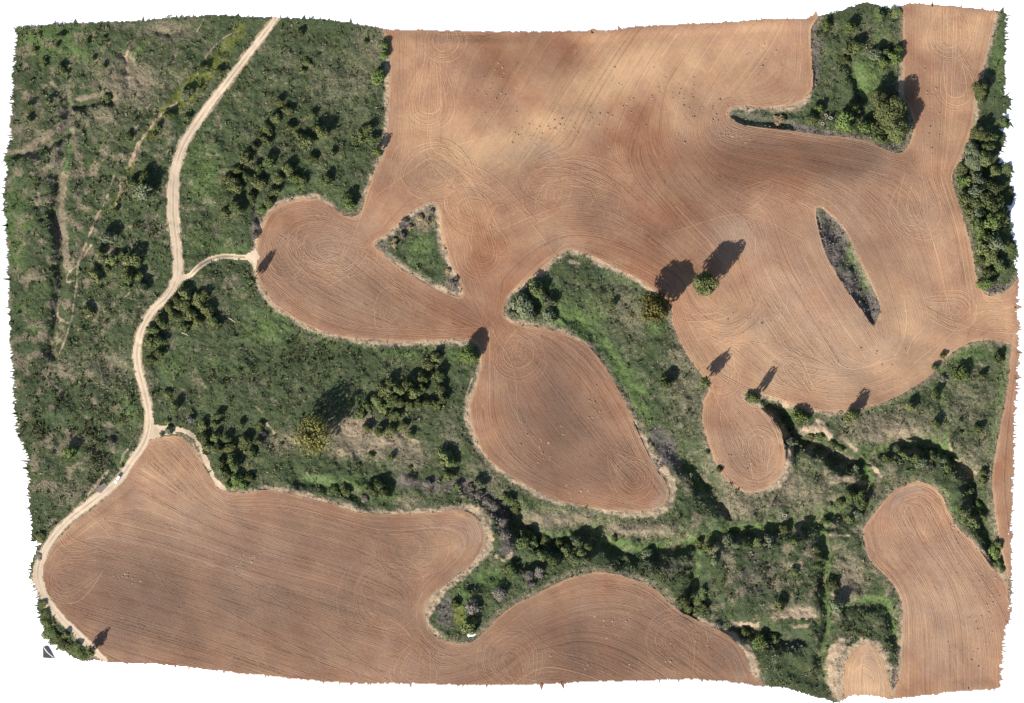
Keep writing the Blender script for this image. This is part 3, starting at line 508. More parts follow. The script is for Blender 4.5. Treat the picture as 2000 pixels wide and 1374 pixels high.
for x, y, L_, w in [(145,42,9,7),(275,38,9,4),(592,34,8,6),(688,46,11,4),(8,550,14,3),(8,437,10,3),(10,415,9,3),(1985,600,12,7),(1990,690,10,6),(1990,740,11,6),(1210,54,8,5),(340,30,6,3),(460,32,6,8),(1590,28,9,7),(1955,24,9,6),(1822,10,7,2),(1100,1336,12,5),(1055,1337,12,6),(685,1335,6,6),(800,1338,10,4),(955,1340,7,4),(370,1304,9,2),(1325,1329,8,3),(1370,1331,6,4),(26,910,10,4),(28,812,9,4),(1160,60,5,20)]:
    i = int(np.argmin(np.hypot(outp[:, 0] - x, outp[:, 1] - y))); spike(i, L_, w, random.uniform(-4, 4))

zone_mesh('scrubland', zone == Z_SCRUB, M_SCRUB, None, {'cover_a': COVER_A, 'cover_b': COVER_B}, spikes_by_zone[Z_SCRUB])
FO = {}
for z in (Z_A, Z_B, Z_D, Z_E, Z_F):
    FO[z] = zone_mesh('ploughed_field', zone == z, M_SOIL, None, {'soil': SOIL}, spikes_by_zone[z])
zone_mesh('dirt_track', zone == Z_TRACK, M_TRACK, None, {'wear': TRK})

# the white surround: one sheet with an opening where the land lies
pad = land.copy()
for _ in range(3):
    e = pad.copy()
    e[1:] &= pad[:-1]; e[:-1] &= pad[1:]; e[:, 1:] &= pad[:, :-1]; e[:, :-1] &= pad[:, 1:]; pad = e
white_cells = ~pad
iy, ix = np.nonzero(white_cells)
q = np.stack([VID[iy + 1, ix], VID[iy + 1, ix + 1], VID[iy, ix + 1], VID[iy, ix]], 1)
used, inv = np.unique(q, return_inverse=True)
wv = np.stack([PX[used], PY[used], np.minimum(-0.12, PZ[used] - 0.15)], 1)
R = 6000.0
bx0, bx1, by0, by1 = WX(0), WX(2000), WY((NY - 1) * STEP), WY(0)
ov = np.array([(bx0,by0),(bx1,by0),(bx1,by1),(bx0,by1),(-R,-R),(R,-R),(R,R),(-R,R)], float)
ov = np.hstack([ov, np.full((8, 1), -0.12)]); nb = len(wv)
ring = np.array([(0,4,5,1),(1,5,6,2),(2,6,7,3),(3,7,4,0)]) + nb
tag(link_mesh('white_ground', np.vstack([wv, ov]), [inv.reshape(q.shape), ring], M_WHITE), None, kind='structure')

# ------------------------------------------------------------------ furrows: lines followed by the plough
GUIDES = [
 # great field
 [(785,65),(783,180),(778,290),(745,380),(715,430)], [(810,65),(808,200),(800,300),(770,380)], [(900,300),(960,215),(1010,130),(1050,65)], [(1010,320),(1080,200),(1140,110),(1180,60)], [(1110,330),(1160,230),(1220,130),(1270,55)],
 [(1230,250),(1290,150),(1350,60)], [(1340,210),(1400,110),(1440,50)], [(1430,180),(1490,100),(1520,45)], [(1550,50),(1552,130),(1530,180),(1470,195),(1420,200)], [(1575,45),(1574,150),(1550,195)],
 [(1400,200),(1385,235),(1400,270),(1450,285),(1560,295),(1660,310),(1750,322)], [(1275,180),(1262,240),(1268,290),(1300,350),(1350,400)], [(1340,190),(1328,250),(1345,310),(1400,370),(1480,420)], [(1300,185),(1292,250),(1310,320)],
 [(1460,310),(1560,335),(1650,370),(1720,440),(1765,520),(1790,600)], [(1500,270),(1620,292),(1720,320),(1790,350)], [(1420,340),(1520,365),(1590,392)], 
 [(1800,20),(1798,150),(1802,280)], [(1840,20),(1838,200),(1830,320)], [(1925,50),(1900,160),(1890,240),(1855,330)], [(1800,300),(1810,360),(1840,450),(1860,540)], [(1850,350),(1880,440),(1895,530),(1905,600),(1890,650)],
 [(1590,420),(1605,490),(1650,570),(1700,650)], [(1540,420),(1565,500),(1620,600),(1680,690)], [(1490,430),(1520,520),(1580,620),(1630,700)], [(1440,450),(1470,560),(1520,640)], [(1730,500),(1750,580),(1770,660),(1760,720)], [(1640,420),(1690,490),(1725,560),(1735,620)],
 [(1890,680),(1820,725),(1740,775),(1640,798),(1550,780)], [(1840,690),(1760,740),(1660,765),(1560,755)], [(1790,650),(1720,710),(1640,730),(1560,720)], [(1985,610),(1930,605),(1890,620)],
 [(1320,560),(1340,640),(1390,720),(1440,750)], [(1340,600),(1375,630),(1430,640),(1480,600)], [(1330,520),(1270,470),(1200,430)], [(1310,540),(1240,500),(1180,478),(1120,468),(1060,490),(1000,545)], [(1290,500),(1210,455),(1130,440),(1060,450),(980,500)],
 [(1250,430),(1190,400),(1110,395),(1030,420),(960,450)], [(1400,520),(1340,460),(1290,400)], [(1000,340),(1060,320),(1130,310),(1200,330),(1260,380)], [(950,380),(1010,350),(1080,345)], [(1240,260),(1230,310),(1250,360)], [(1180,230),(1170,280),(1190,320)],
 [(850,300),(900,340),(940,400),(960,470)], [(870,420),(890,490),(920,570),(950,640)], [(900,400),(930,480),(955,560),(960,640)], [(860,380),(810,395),(770,430),(725,470)], [(740,350),(720,420),(700,450)], [(800,320),(780,380),(735,440),(700,470)],
 [(735,495),(800,545),(870,590),(930,630)], [(690,500),(760,560),(840,610),(920,645)], [(620,520),(700,570),(790,625),(890,655)], [(520,560),(590,610),(680,645),(800,655),(910,652)], [(530,500),(580,560),(670,610),(770,640)], [(515,480),(530,430),(570,405),(620,405),(655,430),(700,440)], [(560,470),(590,440),(640,440),(700,460)], [(600,480),(650,465),(700,480)],
 # neck and middle lobe
 [(950,640),(945,700),(935,760),(930,820),(955,880),(1010,925),(1100,965),(1200,985)], [(960,660),(965,740),(970,820),(1010,890),(1090,940),(1200,975)], [(975,650),(1010,720),(1060,800),(1130,880),(1220,950)], [(1000,645),(1060,690),(1130,780),(1200,870),(1260,950)], [(1060,648),(1120,675),(1170,730),(1220,810),(1260,900),(1290,950)], [(1080,670),(1140,730),(1190,810),(1240,900)], [(1020,760),(1060,840),(1120,910)],
 # small lobe
 [(1400,745),(1385,800),(1390,870),(1420,930),(1460,952)], [(1420,760),(1410,820),(1430,890),(1470,930),(1510,910)], [(1450,780),(1490,815),(1515,860),(1515,910)], [(1440,800),(1480,840),(1490,890)],
 # lower left field
 [(100,1100),(250,1140),(400,1185),(550,1235),(700,1290),(820,1330)], [(120,1060),(300,1100),(480,1150),(650,1205),(780,1240)], [(200,1010),(350,1050),(500,1100),(650,1140),(760,1180)], [(110,1170),(250,1210),(400,1255),(560,1310)], [(180,1245),(300,1280),(380,1300)], [(300,880),(340,920),(400,980),(480,1010),(600,1040)], [(340,865),(380,910),(410,960),(450,985),(540,985),(640,1005),(720,1030)], [(260,930),(330,970),(430,1020),(540,1060)], [(250,960),(200,1000),(130,1060),(100,1110)],
 [(440,972),(560,978),(680,1012),(780,1020),(880,1012)], [(920,1020),(932,1050),(905,1095),(850,1140),(822,1180),(825,1230),(860,1262)], [(780,1040),(860,1035),(900,1060),(870,1100)], [(700,1060),(760,1090),(800,1130)], [(800,1180),(805,1230),(850,1280)], [(860,1275),(930,1265),(985,1220),(1050,1175),(1120,1145),(1180,1135)], [(1180,1135),(1250,1150),(1310,1195),(1370,1232),(1425,1262),(1447,1310)], [(900,1300),(980,1270),(1080,1220),(1170,1195),(1240,1205),(1320,1250),(1390,1300)], [(980,1320),(1060,1260),(1140,1240),(1220,1260),(1300,1310)], [(1050,1270),(1150,1300),(1200,1325)], [(700,1310),(780,1335),(860,1325)],
 # lower right field
 [(1700,1040),(1715,1085),(1755,1130),(1775,1180),(1778,1260),(1778,1350)], [(1730,1010),(1740,1060),(1790,1130),(1820,1200),(1825,1350)], [(1765,970),(1800,960),(1835,990),(1860,1050),(1900,1110),(1940,1170)], [(1770,1000),(1800,1060),(1850,1130),(1875,1220),(1880,1340)], [(1820,1010),(1860,1090),(1910,1180),(1925,1280),(1925,1340)],
 [(1970,700),(1958,820),(1950,930),(1958,1020),(1968,1110)], [(1690,1270),(1705,1300),(1715,1350)], [(1690,1270),(1672,1300),(1668,1350)], [(1690,1290),(1692,1350)],
]
gp, ga, gw = [], [], []
def add_guide(pts, w, step=9.0, closed=False):
    p = smooth(pts, closed, step) if not isinstance(pts, np.ndarray) else pts
    d = np.gradient(p, axis=0); ang = np.arctan2(d[:, 1], d[:, 0])
    gp.append(p); ga.append(ang); gw.append(np.full(len(p), w))
for g_ in GUIDES: add_guide(g_, 1.0)
for poly in (sA, sB, sD, sE, sF, sTri, sLens): add_guide(poly[::2], 0.45)
gp = np.vstack(gp); ga = np.concatenate(ga); gw = np.concatenate(gw)
CS = 8.0
cgx = np.arange(0, 2001, CS); cgy = np.arange(0, 1381, CS)
CX, CY = np.meshgrid(cgx, cgy)
U = np.zeros(CX.size); V = np.zeros(CX.size)
flat = np.stack([CX.ravel(), CY.ravel()], 1)
for s0 in range(0, len(flat), 4000):
    d2 = ((flat[s0:s0 + 4000, None, :] - gp[None]) ** 2).sum(-1)
    w = gw / (d2 + 40.0) ** 1.6
    U[s0:s0 + 4000] = (w * np.cos(2 * ga)).sum(1); V[s0:s0 + 4000] = (w * np.sin(2 * ga)).sum(1)
nrm_ = np.hypot(U, V) + 1e-12
U = (U / nrm_).reshape(CX.shape); V = (V / nrm_).reshape(CX.shape)
# upsample to 4 px cells
fxi = np.clip(np.arange(0, 2000, 4) / CS, 0, len(cgx) - 1.001); fyi = np.clip(np.arange(0, 1376, 4) / CS, 0, len(cgy) - 1.001)
def up(A):
    ix_ = fxi.astype(int); iy_ = fyi.astype(int); tx = fxi - ix_; ty = (fyi - iy_)[:, None]
    r0 = A[iy_][:, ix_] * (1 - tx) + A[iy_][:, ix_ + 1] * tx; r1 = A[iy_ + 1][:, ix_] * (1 - tx) + A[iy_ + 1][:, ix_ + 1] * tx
    return r0 * (1 - ty) + r1 * ty
ANG = 0.5 * np.arctan2(up(V), up(U))
COSL = np.cos(ANG).tolist(); SINL = np.sin(ANG).tolist()
field_zone = np.where((zone >= Z_A) & (zone <= Z_F), zone, 0)
fz = field_zone.tolist()
occ = [[0] * 2000 for _ in range(1376)]
SEP = 3
STP = 3.0
seeds = []
yy, xx = np.nonzero(field_zone)
pk = rng.permutation(len(yy))[: 90000]
seeds = [(float(xx[i] * STEP + rng.random() * 2), float(yy[i] * STEP + rng.random() * 2)) for i in pk]
lines = {z: [] for z in (Z_A, Z_B, Z_D, Z_E, Z_F)}
def trace(x, y, z, idn, sgn):
    pts = []; lc = ls = None
    for _ in range(400):
        j, i = int(y) >> 2, int(x) >> 2
        c, s_ = COSL[j][i], SINL[j][i]
        if lc is None: c *= sgn; s_ *= sgn
        elif c * lc + s_ * ls < 0: c = -c; s_ = -s_
        lc, ls = c, s_
        x += c * STP; y += s_ * STP
        if x < 2 or y < 2 or x > 1996 or y > 1370: break
        if fz[int(y) >> 1][int(x) >> 1] != z: break
        if occ[int(y)][int(x)]: break
        pts.append((x, y))
    return pts
idn = 0
for (x, y) in seeds:
    yi, xi = int(y), int(x)
    if yi > 1371 or xi > 1996 or occ[yi][xi]: continue
    z = fz[yi >> 1][xi >> 1]
    if z == 0: continue
    idn += 1
    L_ = trace(x, y, z, idn, -1)[::-1] + [(x, y)] + trace(x, y, z, idn, 1)
    if len(L_) < 4: continue
    for (a, b_) in L_:
        a = int(a); b_ = int(b_)
        for v in (-1, 0, 1):
            row = occ[min(1375, max(0, b_ + v))]
            row[max(0, a - 1)] = idn; row[a] = idn; row[min(1999, a + 1)] = idn
    lines[z].append(np.array(L_))

def ridge_mesh(name, L, width, height, tones, parent, lift=0.0):
    """a low earth ridge along each line"""
    V_, F_, T_, O_ = [], [], [], 0
    for p, t in zip(L, tones):
        n = len(p)
        d = np.gradient(p, axis=0); d /= (np.hypot(d[:, 0], d[:, 1])[:, None] + 1e-9)
        nn = np.stack([-d[:, 1], d[:, 0]], 1)
        w = width * rng.uniform(.75, 1.25) / S * 0.5
        jit = rng.normal(0, 0.12, (n, 1)) * nn
        zz = sample(H, p[:, 0], p[:, 1])
        hh = height * rng.uniform(.6, 1.3) * (0.75 + 0.5 * rng.random(n)); hh[0] = hh[-1] = 0.01
        a = p + nn * w + jit; b_ = p - nn * w + jit; c_ = p + jit
        vv = np.empty((n, 3, 3))
        vv[:, 0] = np.stack([WX(a[:, 0]), WY(a[:, 1]), zz - 0.03 + lift * .3], 1); vv[:, 1] = np.stack([WX(c_[:, 0]), WY(c_[:, 1]), zz + hh + lift], 1); vv[:, 2] = np.stack([WX(b_[:, 0]), WY(b_[:, 1]), zz - 0.03 + lift * .3], 1)
        V_.append(vv.reshape(-1, 3))
        i = np.arange(n - 1)[:, None] * 3 + O_
        F_.append(np.hstack([i, i + 1, i + 4, i + 3])); F_.append(np.hstack([i + 1, i + 2, i + 5, i + 4]))
        tt = np.zeros((n, 4)); tt[:, 0] = t[0]; tt[:, 1] = t[1]; tt[:, 3] = 1
        wob = np.repeat(rng.uniform(.55, 1.2, n // 8 + 1), 8)[:n]
        tt[:, :2] *= wob[:, None]
        T_.append(np.repeat(tt, 3, 0)); O_ += 3 * n
    if not V_: return None
    V_ = np.vstack(V_); T_ = np.vstack(T_)
    o = link_mesh(name, V_, np.vstack(F_), M_FURROW, parent)
    px = V_[:, 0] / S + 1000; py = 687 - V_[:, 1] / S
    cols = np.stack([sample(SOIL[..., k_], px, py) for k_ in range(4)], 1)
    vcol(o, 'soil', cols); vcol(o, 'tone', np.clip(T_, 0, 1))
    o['kind'] = 'stuff'
    return o

band = vnoise(26, 97, 2)
for z in lines:
    tones = []
    for p in lines[z]:
        m_ = p[len(p) // 2]
        r = rng.random() * .5 + .5 * float(sample(band, m_[0], m_[1]))
        if r > .66: tones.append((min(1, (r - .66) * 3.2), 0))
        elif r < .38: tones.append((0, min(1, (.38 - r) * 3)))
        else: tones.append((0, 0))
    ridge_mesh('furrows', lines[z], 0.55, 0.15, tones, FO[z])

# turning loops and wheel marks pressed over the furrows
def ring(cx, cy, rx, ry, rot, a0, a1):
    t = np.radians(np.linspace(a0, a1, max(8, int(abs(a1 - a0) / 360 * 2 * math.pi * max(rx, ry) / 3.0))))
    wob = 1 + .07 * np.sin(t * 2 + rng.uniform(0, 6.3)) + .04 * np.sin(t * 3 + rng.uniform(0, 6.3)) + np.linspace(-.06, .06, len(t)) * rng.choice([-1, 1])
    u = rx * wob * np.cos(t); v = ry * wob * np.sin(t); c, s_ = math.cos(math.radians(rot)), math.sin(math.radians(rot))
    return np.stack([cx + u * c - v * s_, cy + u * s_ + v * c], 1)
def uturn(cx, cy, r, L, rot, conv=0.25):
    """hairpin: bottom half circle with two legs that close towards each other"""
    a = np.linspace(0, math.pi, max(6, int(r * math.pi / 3)))
    arc = np.stack([r * np.cos(a), r * np.sin(a)], 1)
    k_ = np.linspace(0, 1, max(3, int(L / 4)))
    right = np.stack([r * (1 - (1 - conv) * k_ ** 1.5), -L * k_], 1)[::-1]; left = np.stack([-r * (1 - (1 - conv) * k_ ** 1.5), -L * k_], 1)
    p = np.vstack([right[:-1], arc, left[1:]])
    c, s_ = math.cos(math.radians(rot)), math.sin(math.radians(rot))
    return np.stack([cx + p[:, 0] * c - p[:, 1] * s_, cy + p[:, 0] * s_ + p[:, 1] * c], 1)
marks = []
U_TURNS = [(866,78,8,44,8,40,0),(838,205,8,50,11,95,4),(1855,75,9,48,9,70,4),(1868,170,20,45,5,70,-12),(945,495,10,55,8,60,-10),(1785,412,12,52,8,70,5),(1868,606,8,44,8,60,-80),(1540,722,6,40,8,60,140),(805,1312,8,48,8,50,15),(1012,690,6,52,10,40,10),(1000,1290,12,70,8,50,160),(1320,1250,12,60,7,60,150),(1480,868,6,36,7,60,175),(760,1165,40,70,5,70,70),(1240,935,8,40,6,60,-40),(560,505,8,48,7,50,-30),(1790,1000,12,60,6,60,170),(1405,735,10,42,6,40,10),(160,1030,20,60,6,60,120),(130,1130,20,60,6,60,70),(1460,385,10,50,5,60,60)]
for cx, cy, r0, r1, n_, L_, rot in U_TURNS:
    for k_ in range(n_):
        r = r0 + (r1 - r0) * k_ / max(1, n_ - 1) + rng.uniform(-1.5, 1.5)
        if rng.random() < .8: marks.append(uturn(cx + rng.uniform(-3, 3), cy + rng.uniform(-3, 3), r, L_ * rng.uniform(.7, 1.15), rot + rng.uniform(-5, 5), rng.uniform(.2, .7)))
ELL = [(1694,1345,10,40,20,84,0,9,180,360),(1115,382,36,115,22,68,5,15,150,390),(850,335,18,80,14,66,0,15,-20,300),(925,408,20,76,14,56,30,13,30,330),(640,480,12,90,10,62,10,18,-30,300),(768,608,8,38,8,45,10,8,0,350),(800,1072,12,75,10,62,-20,9,-40,300),(1376,560,45,120,40,110,0,9,10,150),(1010,700,6,50,6,46,0,8,0,350),(730,1165,30,70,40,85,10,4,90,260),(980,430,20,60,30,70,0,6,90,280),(1050,360,20,60,30,70,-30,6,20,220),(1480,870,8,40,15,70,-20,6,0,320),(1500,600,25,80,35,90,10,5,-60,90),(1240,930,10,45,8,36,30,6,0,330),(1800,400,20,60,30,80,0,5,0,200),(1690,620,40,110,60,150,-10,6,20,110),(640,500,20,90,15,65,15,6,20,200)]
for cx, cy, x0, x1, y0, y1, rot, n_, a0, a1 in ELL:
    for k_ in range(n_):
        t = k_ / max(1, n_ - 1)
        marks.append(ring(cx + rng.uniform(-4, 4), cy + rng.uniform(-4, 4), x0 + (x1 - x0) * t + rng.uniform(-2, 2), y0 + (y1 - y0) * t + rng.uniform(-2, 2), rot + rng.uniform(-14, 14), *((lambda st, ln: (st, st + ln))(a0 + rng.uniform(-30, max(1, (a1 - a0) * .55)), rng.uniform(.35, .75) * (a1 - a0)))))
STRAIGHT = [[(130,1050),(330,1140),(520,1240),(720,1330)],[(460,1120),(600,1210),(760,1330)],[(270,1060),(330,1160),(420,1200)],[(700,1150),(760,1250),(830,1300)],[(740,380),(860,300),(980,260)],[(760,420),(700,520),(640,560)],[(745,300),(700,440),(650,540)],[(960,640),(900,560),(880,480)],[(960,640),(1010,560),(1100,480)],[(955,640),(870,600),(760,540)],[(955,640),(850,645),(700,640)],[(955,640),(1000,720),(1010,820)],[(955,640),(930,720),(925,800)],[(1160,500),(1260,420),(1330,330)],[(1350,440),(1480,330),(1560,300)],[(1300,460),(1450,420),(1560,470)],[(1380,700),(1400,780),(1460,870)],[(1420,720),(1400,800),(1410,880)],[(1600,660),(1660,720),(1760,700)],[(1480,420),(1500,560),(1600,700)],[(1985,600),(1900,620),(1820,700)],[(1985,650),(1900,640),(1840,620)],[(1780,360),(1830,480),(1870,640)],[(900,1290),(1010,1200),(1150,1150)],[(850,1270),(950,1310),(1050,1330)],[(1010,1200),(1080,1270),(1200,1320)],[(880,320),(1000,400),(1080,500)],[(820,310),(930,380),(980,480)],[(840,290),(960,340),(1060,440)]]
for p in STRAIGHT:
    for k_ in range(1):
        q = smooth(p, False, 3.0) + rng.uniform(-3, 3, (1, 2)); q[:, 0] += np.linspace(rng.uniform(-6, 6), rng.uniform(-6, 6), len(q)); marks.append(q)
mk = {z: [] for z in lines}
for p in marks:
    j = np.clip((p[:, 1] / STEP).astype(int), 0, NY - 2); i = np.clip((p[:, 0] / STEP).astype(int), 0, NX - 2)
    zz = field_zone[j, i]
    s0 = 0
    for e in range(1, len(p) + 1):
        if e == len(p) or zz[e] != zz[s0]:
            if zz[s0] and e - s0 >= 4: mk[zz[s0]].append(p[s0:e])
            s0 = e
for z in mk:
    ridge_mesh('wheel_marks', mk[z], 0.36, 0.08, [(float(rng.choice([.3, .55, .8, 1.0], p=[.2, .3, .3, .2])), 0) for _ in mk[z]], FO[z], lift=0.12)

# clods turned up by the plough and left lying
def rocks(n, xs, ys, smin, smax, name, mat, parent=None):
    base = np.array([(1,0,0),(-1,0,0),(0,1,0),(0,-1,0),(0,0,1),(.7,.7,.1),(-.7,.7,.1),(-.7,-.7,.1),(.7,-.7,.1)], float)
    tri = np.array([(0,5,4),(5,2,4),(2,6,4),(6,1,4),(1,7,4),(7,3,4),(3,8,4),(8,0,4)])
    sz = rng.uniform(smin, smax, n)
    v = base[None] * sz[:, None, None] * rng.uniform(.6, 1.3, (n, 9, 3)) * np.array([1, 1, .9])
    v[:, :, 0] += WX(xs)[:, None]; v[:, :, 1] += WY(ys)[:, None]; v[:, :, 2] += sample(H, xs, ys)[:, None]
    f = (tri[None] + (np.arange(n) * 9)[:, None, None]).reshape(-1, 3)
    return link_mesh(name, v.reshape(-1, 3), f, mat, parent)
M_CLOD = plain('dry_clods', (0.13, 0.085, 0.06), (0.36, 0.26, 0.18), 0.5)
cl = [(1075,250,60,20,34),(1140,230,70,40,30),(1220,200,60,50,30),(1330,190,40,50,30),(1400,220,30,30,24),(1430,270,40,20,26),(1020,260,30,30,20),(960,170,30,60,30),(1480,110,30,30,14),(1020,840,10,30,12),(1060,870,30,30,18),(1160,800,12,40,14),(1130,960,40,16,14),(470,1095,50,16,24),(250,1130,30,20,16),(1210,1215,30,10,16),(1350,1260,30,40,14),(1870,1060,30,60,30),(1930,1150,30,80,40),(1900,1260,50,60,20),(1240,1300,200,30,14),(1640,700,100,30,14),(1820,230,20,100,24),(1560,620,20,80,14),(1440,620,60,20,20),(1450,900,40,30,14),(700,520,80,40,16)]
X_, Y_ = [], []
for x, y, rx, ry, n_ in cl:
    X_ += list(rng.normal(x, rx * .6, n_)); Y_ += list(rng.normal(y, ry * .6, n_))
X_ = np.array(X_); Y_ = np.array(Y_)
ok = field_zone[np.clip((Y_ / 2).astype(int), 0, NY - 2), np.clip((X_ / 2).astype(int), 0, NX - 2)] > 0
o = rocks(int(ok.sum()), X_[ok], Y_[ok], .25, .75, 'soil_clods', M_CLOD); tag(o, 'dry earth clods scattered over the ploughed fields', 'clods', kind='stuff')

# ------------------------------------------------------------------ low scrub, grass tussocks (nobody could count them)
def tufts(name, mat, px, py, rad, hgt, nleaf, label, cat):
    """each tuft: nleaf leaf-sprays leaning outwards from one root"""
    n = len(px)
    az = rng.uniform(0, 2 * math.pi, (n, nleaf)); el = rng.uniform(.15, 1.3, (n, nleaf))
    ln = rad[:, None] * rng.uniform(.6, 1.15, (n, nleaf)); wd = ln * rng.uniform(.45, .8, (n, nleaf))
    rx = rng.normal(0, .28, (n, nleaf)) * rad[:, None]; ry = rng.normal(0, .28, (n, nleaf)) * rad[:, None]
    bx = WX(px)[:, None] + rx; by = WY(py)[:, None] + ry; bz = sample(H, px, py)[:, None] + hgt[:, None] * rng.uniform(.05, .6, (n, nleaf))
    dx, dy, dz = np.cos(az) * np.cos(el), np.sin(az) * np.cos(el), np.sin(el) * (hgt / rad)[:, None]
    sx, sy = -np.sin(az), np.cos(az)
    P0 = np.stack([bx - sx * wd * .5, by - sy * wd * .5, bz], -1); P1 = np.stack([bx + sx * wd * .5, by + sy * wd * .5, bz], -1)
    P2 = np.stack([bx + dx * ln + sx * wd * .25, by + dy * ln + sy * wd * .25, bz + dz * ln * .8], -1)
    P3 = np.stack([bx + dx * ln - sx * wd * .25, by + dy * ln - sy * wd * .25, bz + dz * ln * .8], -1)
    V_ = np.stack([P0, P1, P2, P3], 2).reshape(-1, 3)
    f = np.arange(len(V_)).reshape(-1, 4)
    o = link_mesh(name, V_, f, mat)
    tint = np.repeat(np.clip(rng.random(n)[:, None] * .7 + rng.random((n, nleaf)) * .3, 0, 1).ravel(), 4)
    vfloat(o, 'tint', tint); tag(o, label, cat, kind='stuff')
    return o
M_TUFT = {
 'g': leaf_material('scrub_green', (0.034, 0.046, 0.018), (0.158, 0.176, 0.086)),
 'm': leaf_material('meadow_blades', (0.048, 0.068, 0.021), (0.158, 0.186, 0.078)),
 'd': leaf_material('heath_dark', (0.020, 0.025, 0.009), (0.100, 0.102, 0.044)),
 'l': leaf_material('lush_blades', (0.048, 0.074, 0.018), (0.135, 0.172, 0.058)),
 't': leaf_material('dry_blades', (0.14, 0.110, 0.066), (0.36, 0.29, 0.19)),
 'k': leaf_material('grey_stalks', (0.065, 0.055, 0.050), (0.21, 0.175, 0.16))}
def scatter(n, dens):
    """n random points over the scrub, kept with probability dens(x,y)"""
    x = rng.uniform(0, 1990, n); y = rng.uniform(0, 1370, n)
    z = zone[(y / 2).astype(int), (x / 2).astype(int)]
    keep = (z == Z_SCRUB) & (rng.random(n) < sample(dens, x, y))
    return x[keep], y[keep]
coarse = vnoise(14, 201, 3); coarse2 = vnoise(30, 202, 3)
sb = np.clip(1 - bare * 1.6, 0, 1)
for key, nm, n_, dens, r0, r1, hk, nl, lab, cat in [
   ('g', 'low_scrub', 60000, np.clip((coarse - .38) * 3, 0, 1) * np.clip(1 - dry * 1.25 - grey * 1.0 - lush * .5, 0, 1) * sb, .45, 1.25, .8, 6, 'low green scrub growing all over the uncultivated land', 'scrub'),
   ('m', 'meadow_tufts', 210000, np.clip(.25 + (vnoise(24, 203, 3) - .4) * 2.0, .08, 1) * np.clip(1 - grey, 0, 1) * sb * np.clip(1.1 - dry * .8, .1, 1), .22, .55, .8, 4, 'short green tufts of meadow grass over the uncultivated land', 'grass'),
   ('d', 'heath_scrub', 90000, np.clip((coarse2 - .42) * 4, 0, 1) * np.clip(dark * 1.5 - .12, .02, 1) * np.clip(1.1 - lush, .1, 1) * np.clip(1 - dry * .9, .1, 1) * sb, .5, 1.5, .9, 7, 'dark knee high heath scrub in patches over the rough land', 'scrub'),
   ('l', 'lush_grass', 60000, np.clip(lush * 1.2 - .15, 0, 1) * sb, .35, .9, .7, 5, 'lush green grass along the banks and field margins', 'grass'),
   ('t', 'dry_grass', 60000, np.clip(dry * 1.1 - .12, 0, 1) * .8 + np.clip(bare - .3, 0, 1) * .10 + .05 * sb, .3, .8, .8, 5, 'dry straw coloured grass tussocks on the margins and slopes', 'grass'),
   ('k', 'dead_stalks', 50000, np.clip(grey * 1.2 - .15, 0, 1), .35, 1.0, 1.1, 6, 'grey dead thistle stalks in patches along banks and gullies', 'dead stalks')]:
    x, y = scatter(n_, dens)
    r = rng.uniform(r0, r1, len(x)) * rng.uniform(.7, 1.2, len(x)) * np.where((x < 330) & (key in 'gd'), 1.25, 1.0)
    tufts(nm, M_TUFT[key], x, y, r, r * hk, nl, lab, cat)

# ------------------------------------------------------------------ shrubs and trees
def crown_mesh(name, nlobe, nleaf, leaf, flat=0.85, seed=0, hollow=False):
    """unit crown (radius ~1, base at z=0): leaf sprays spread over and through several lobes"""
    r = np.random.default_rng(seed)
    c = [(0, 0, .55 * flat, .62)]
    for i in range(nlobe):
        a = 2 * math.pi * i / nlobe + r.uniform(-.5, .5); d = r.uniform(.35, .68); s_ = r.uniform(.28, .48)
        c.append((d * math.cos(a), d * math.sin(a), flat * r.uniform(.25, .85), s_))
    c = np.array(c); wgt = c[:, 3] ** 2; wgt /= wgt.sum()
    k_ = r.choice(len(c), nleaf, p=wgt)
    d = r.normal(0, 1, (nleaf, 3)); d /= np.linalg.norm(d, axis=1)[:, None]
    d[:, 2] = np.where(d[:, 2] < -.35, -d[:, 2], d[:, 2])
    rad = c[k_, 3] * np.where(r.random(nleaf) < .75, r.uniform(.85, 1.12, nleaf), r.uniform(.3, .9, nleaf))
    p = c[k_, :3] + d * rad[:, None] * np.array([1, 1, flat])
    p[:, 2] = np.maximum(p[:, 2], .03)
    nrm2 = d * 1.0 + r.normal(0, .33, (nleaf, 3)); nrm2 /= np.linalg.norm(nrm2, axis=1)[:, None]
    ref = r.normal(0, 1, (nleaf, 3)); t1 = np.cross(nrm2, ref); t1 /= np.linalg.norm(t1, axis=1)[:, None]; t2 = np.cross(nrm2, t1)
    sz = leaf * r.uniform(.6, 1.3, nleaf)
    a_ = t1 * sz[:, None]; b_ = t2 * sz[:, None] * .7
    V_ = np.stack([p - a_, p - b_ + nrm2 * sz[:, None] * .15, p + a_, p + b_ + nrm2 * sz[:, None] * .15], 1).reshape(-1, 3)
    me = bpy.data.meshes.new(name)
    f = np.arange(len(V_)).reshape(-1, 4)
    me.from_pydata(V_.tolist(), [], f.tolist()); me.update()
    at = me.attributes.new('tint', 'FLOAT', 'POINT')
    at.data.foreach_set('value', np.repeat(np.clip(r.random(nleaf) * .5 + r.random(len(c))[k_] * .5, 0, 1), 4).astype(np.float32))
    return me
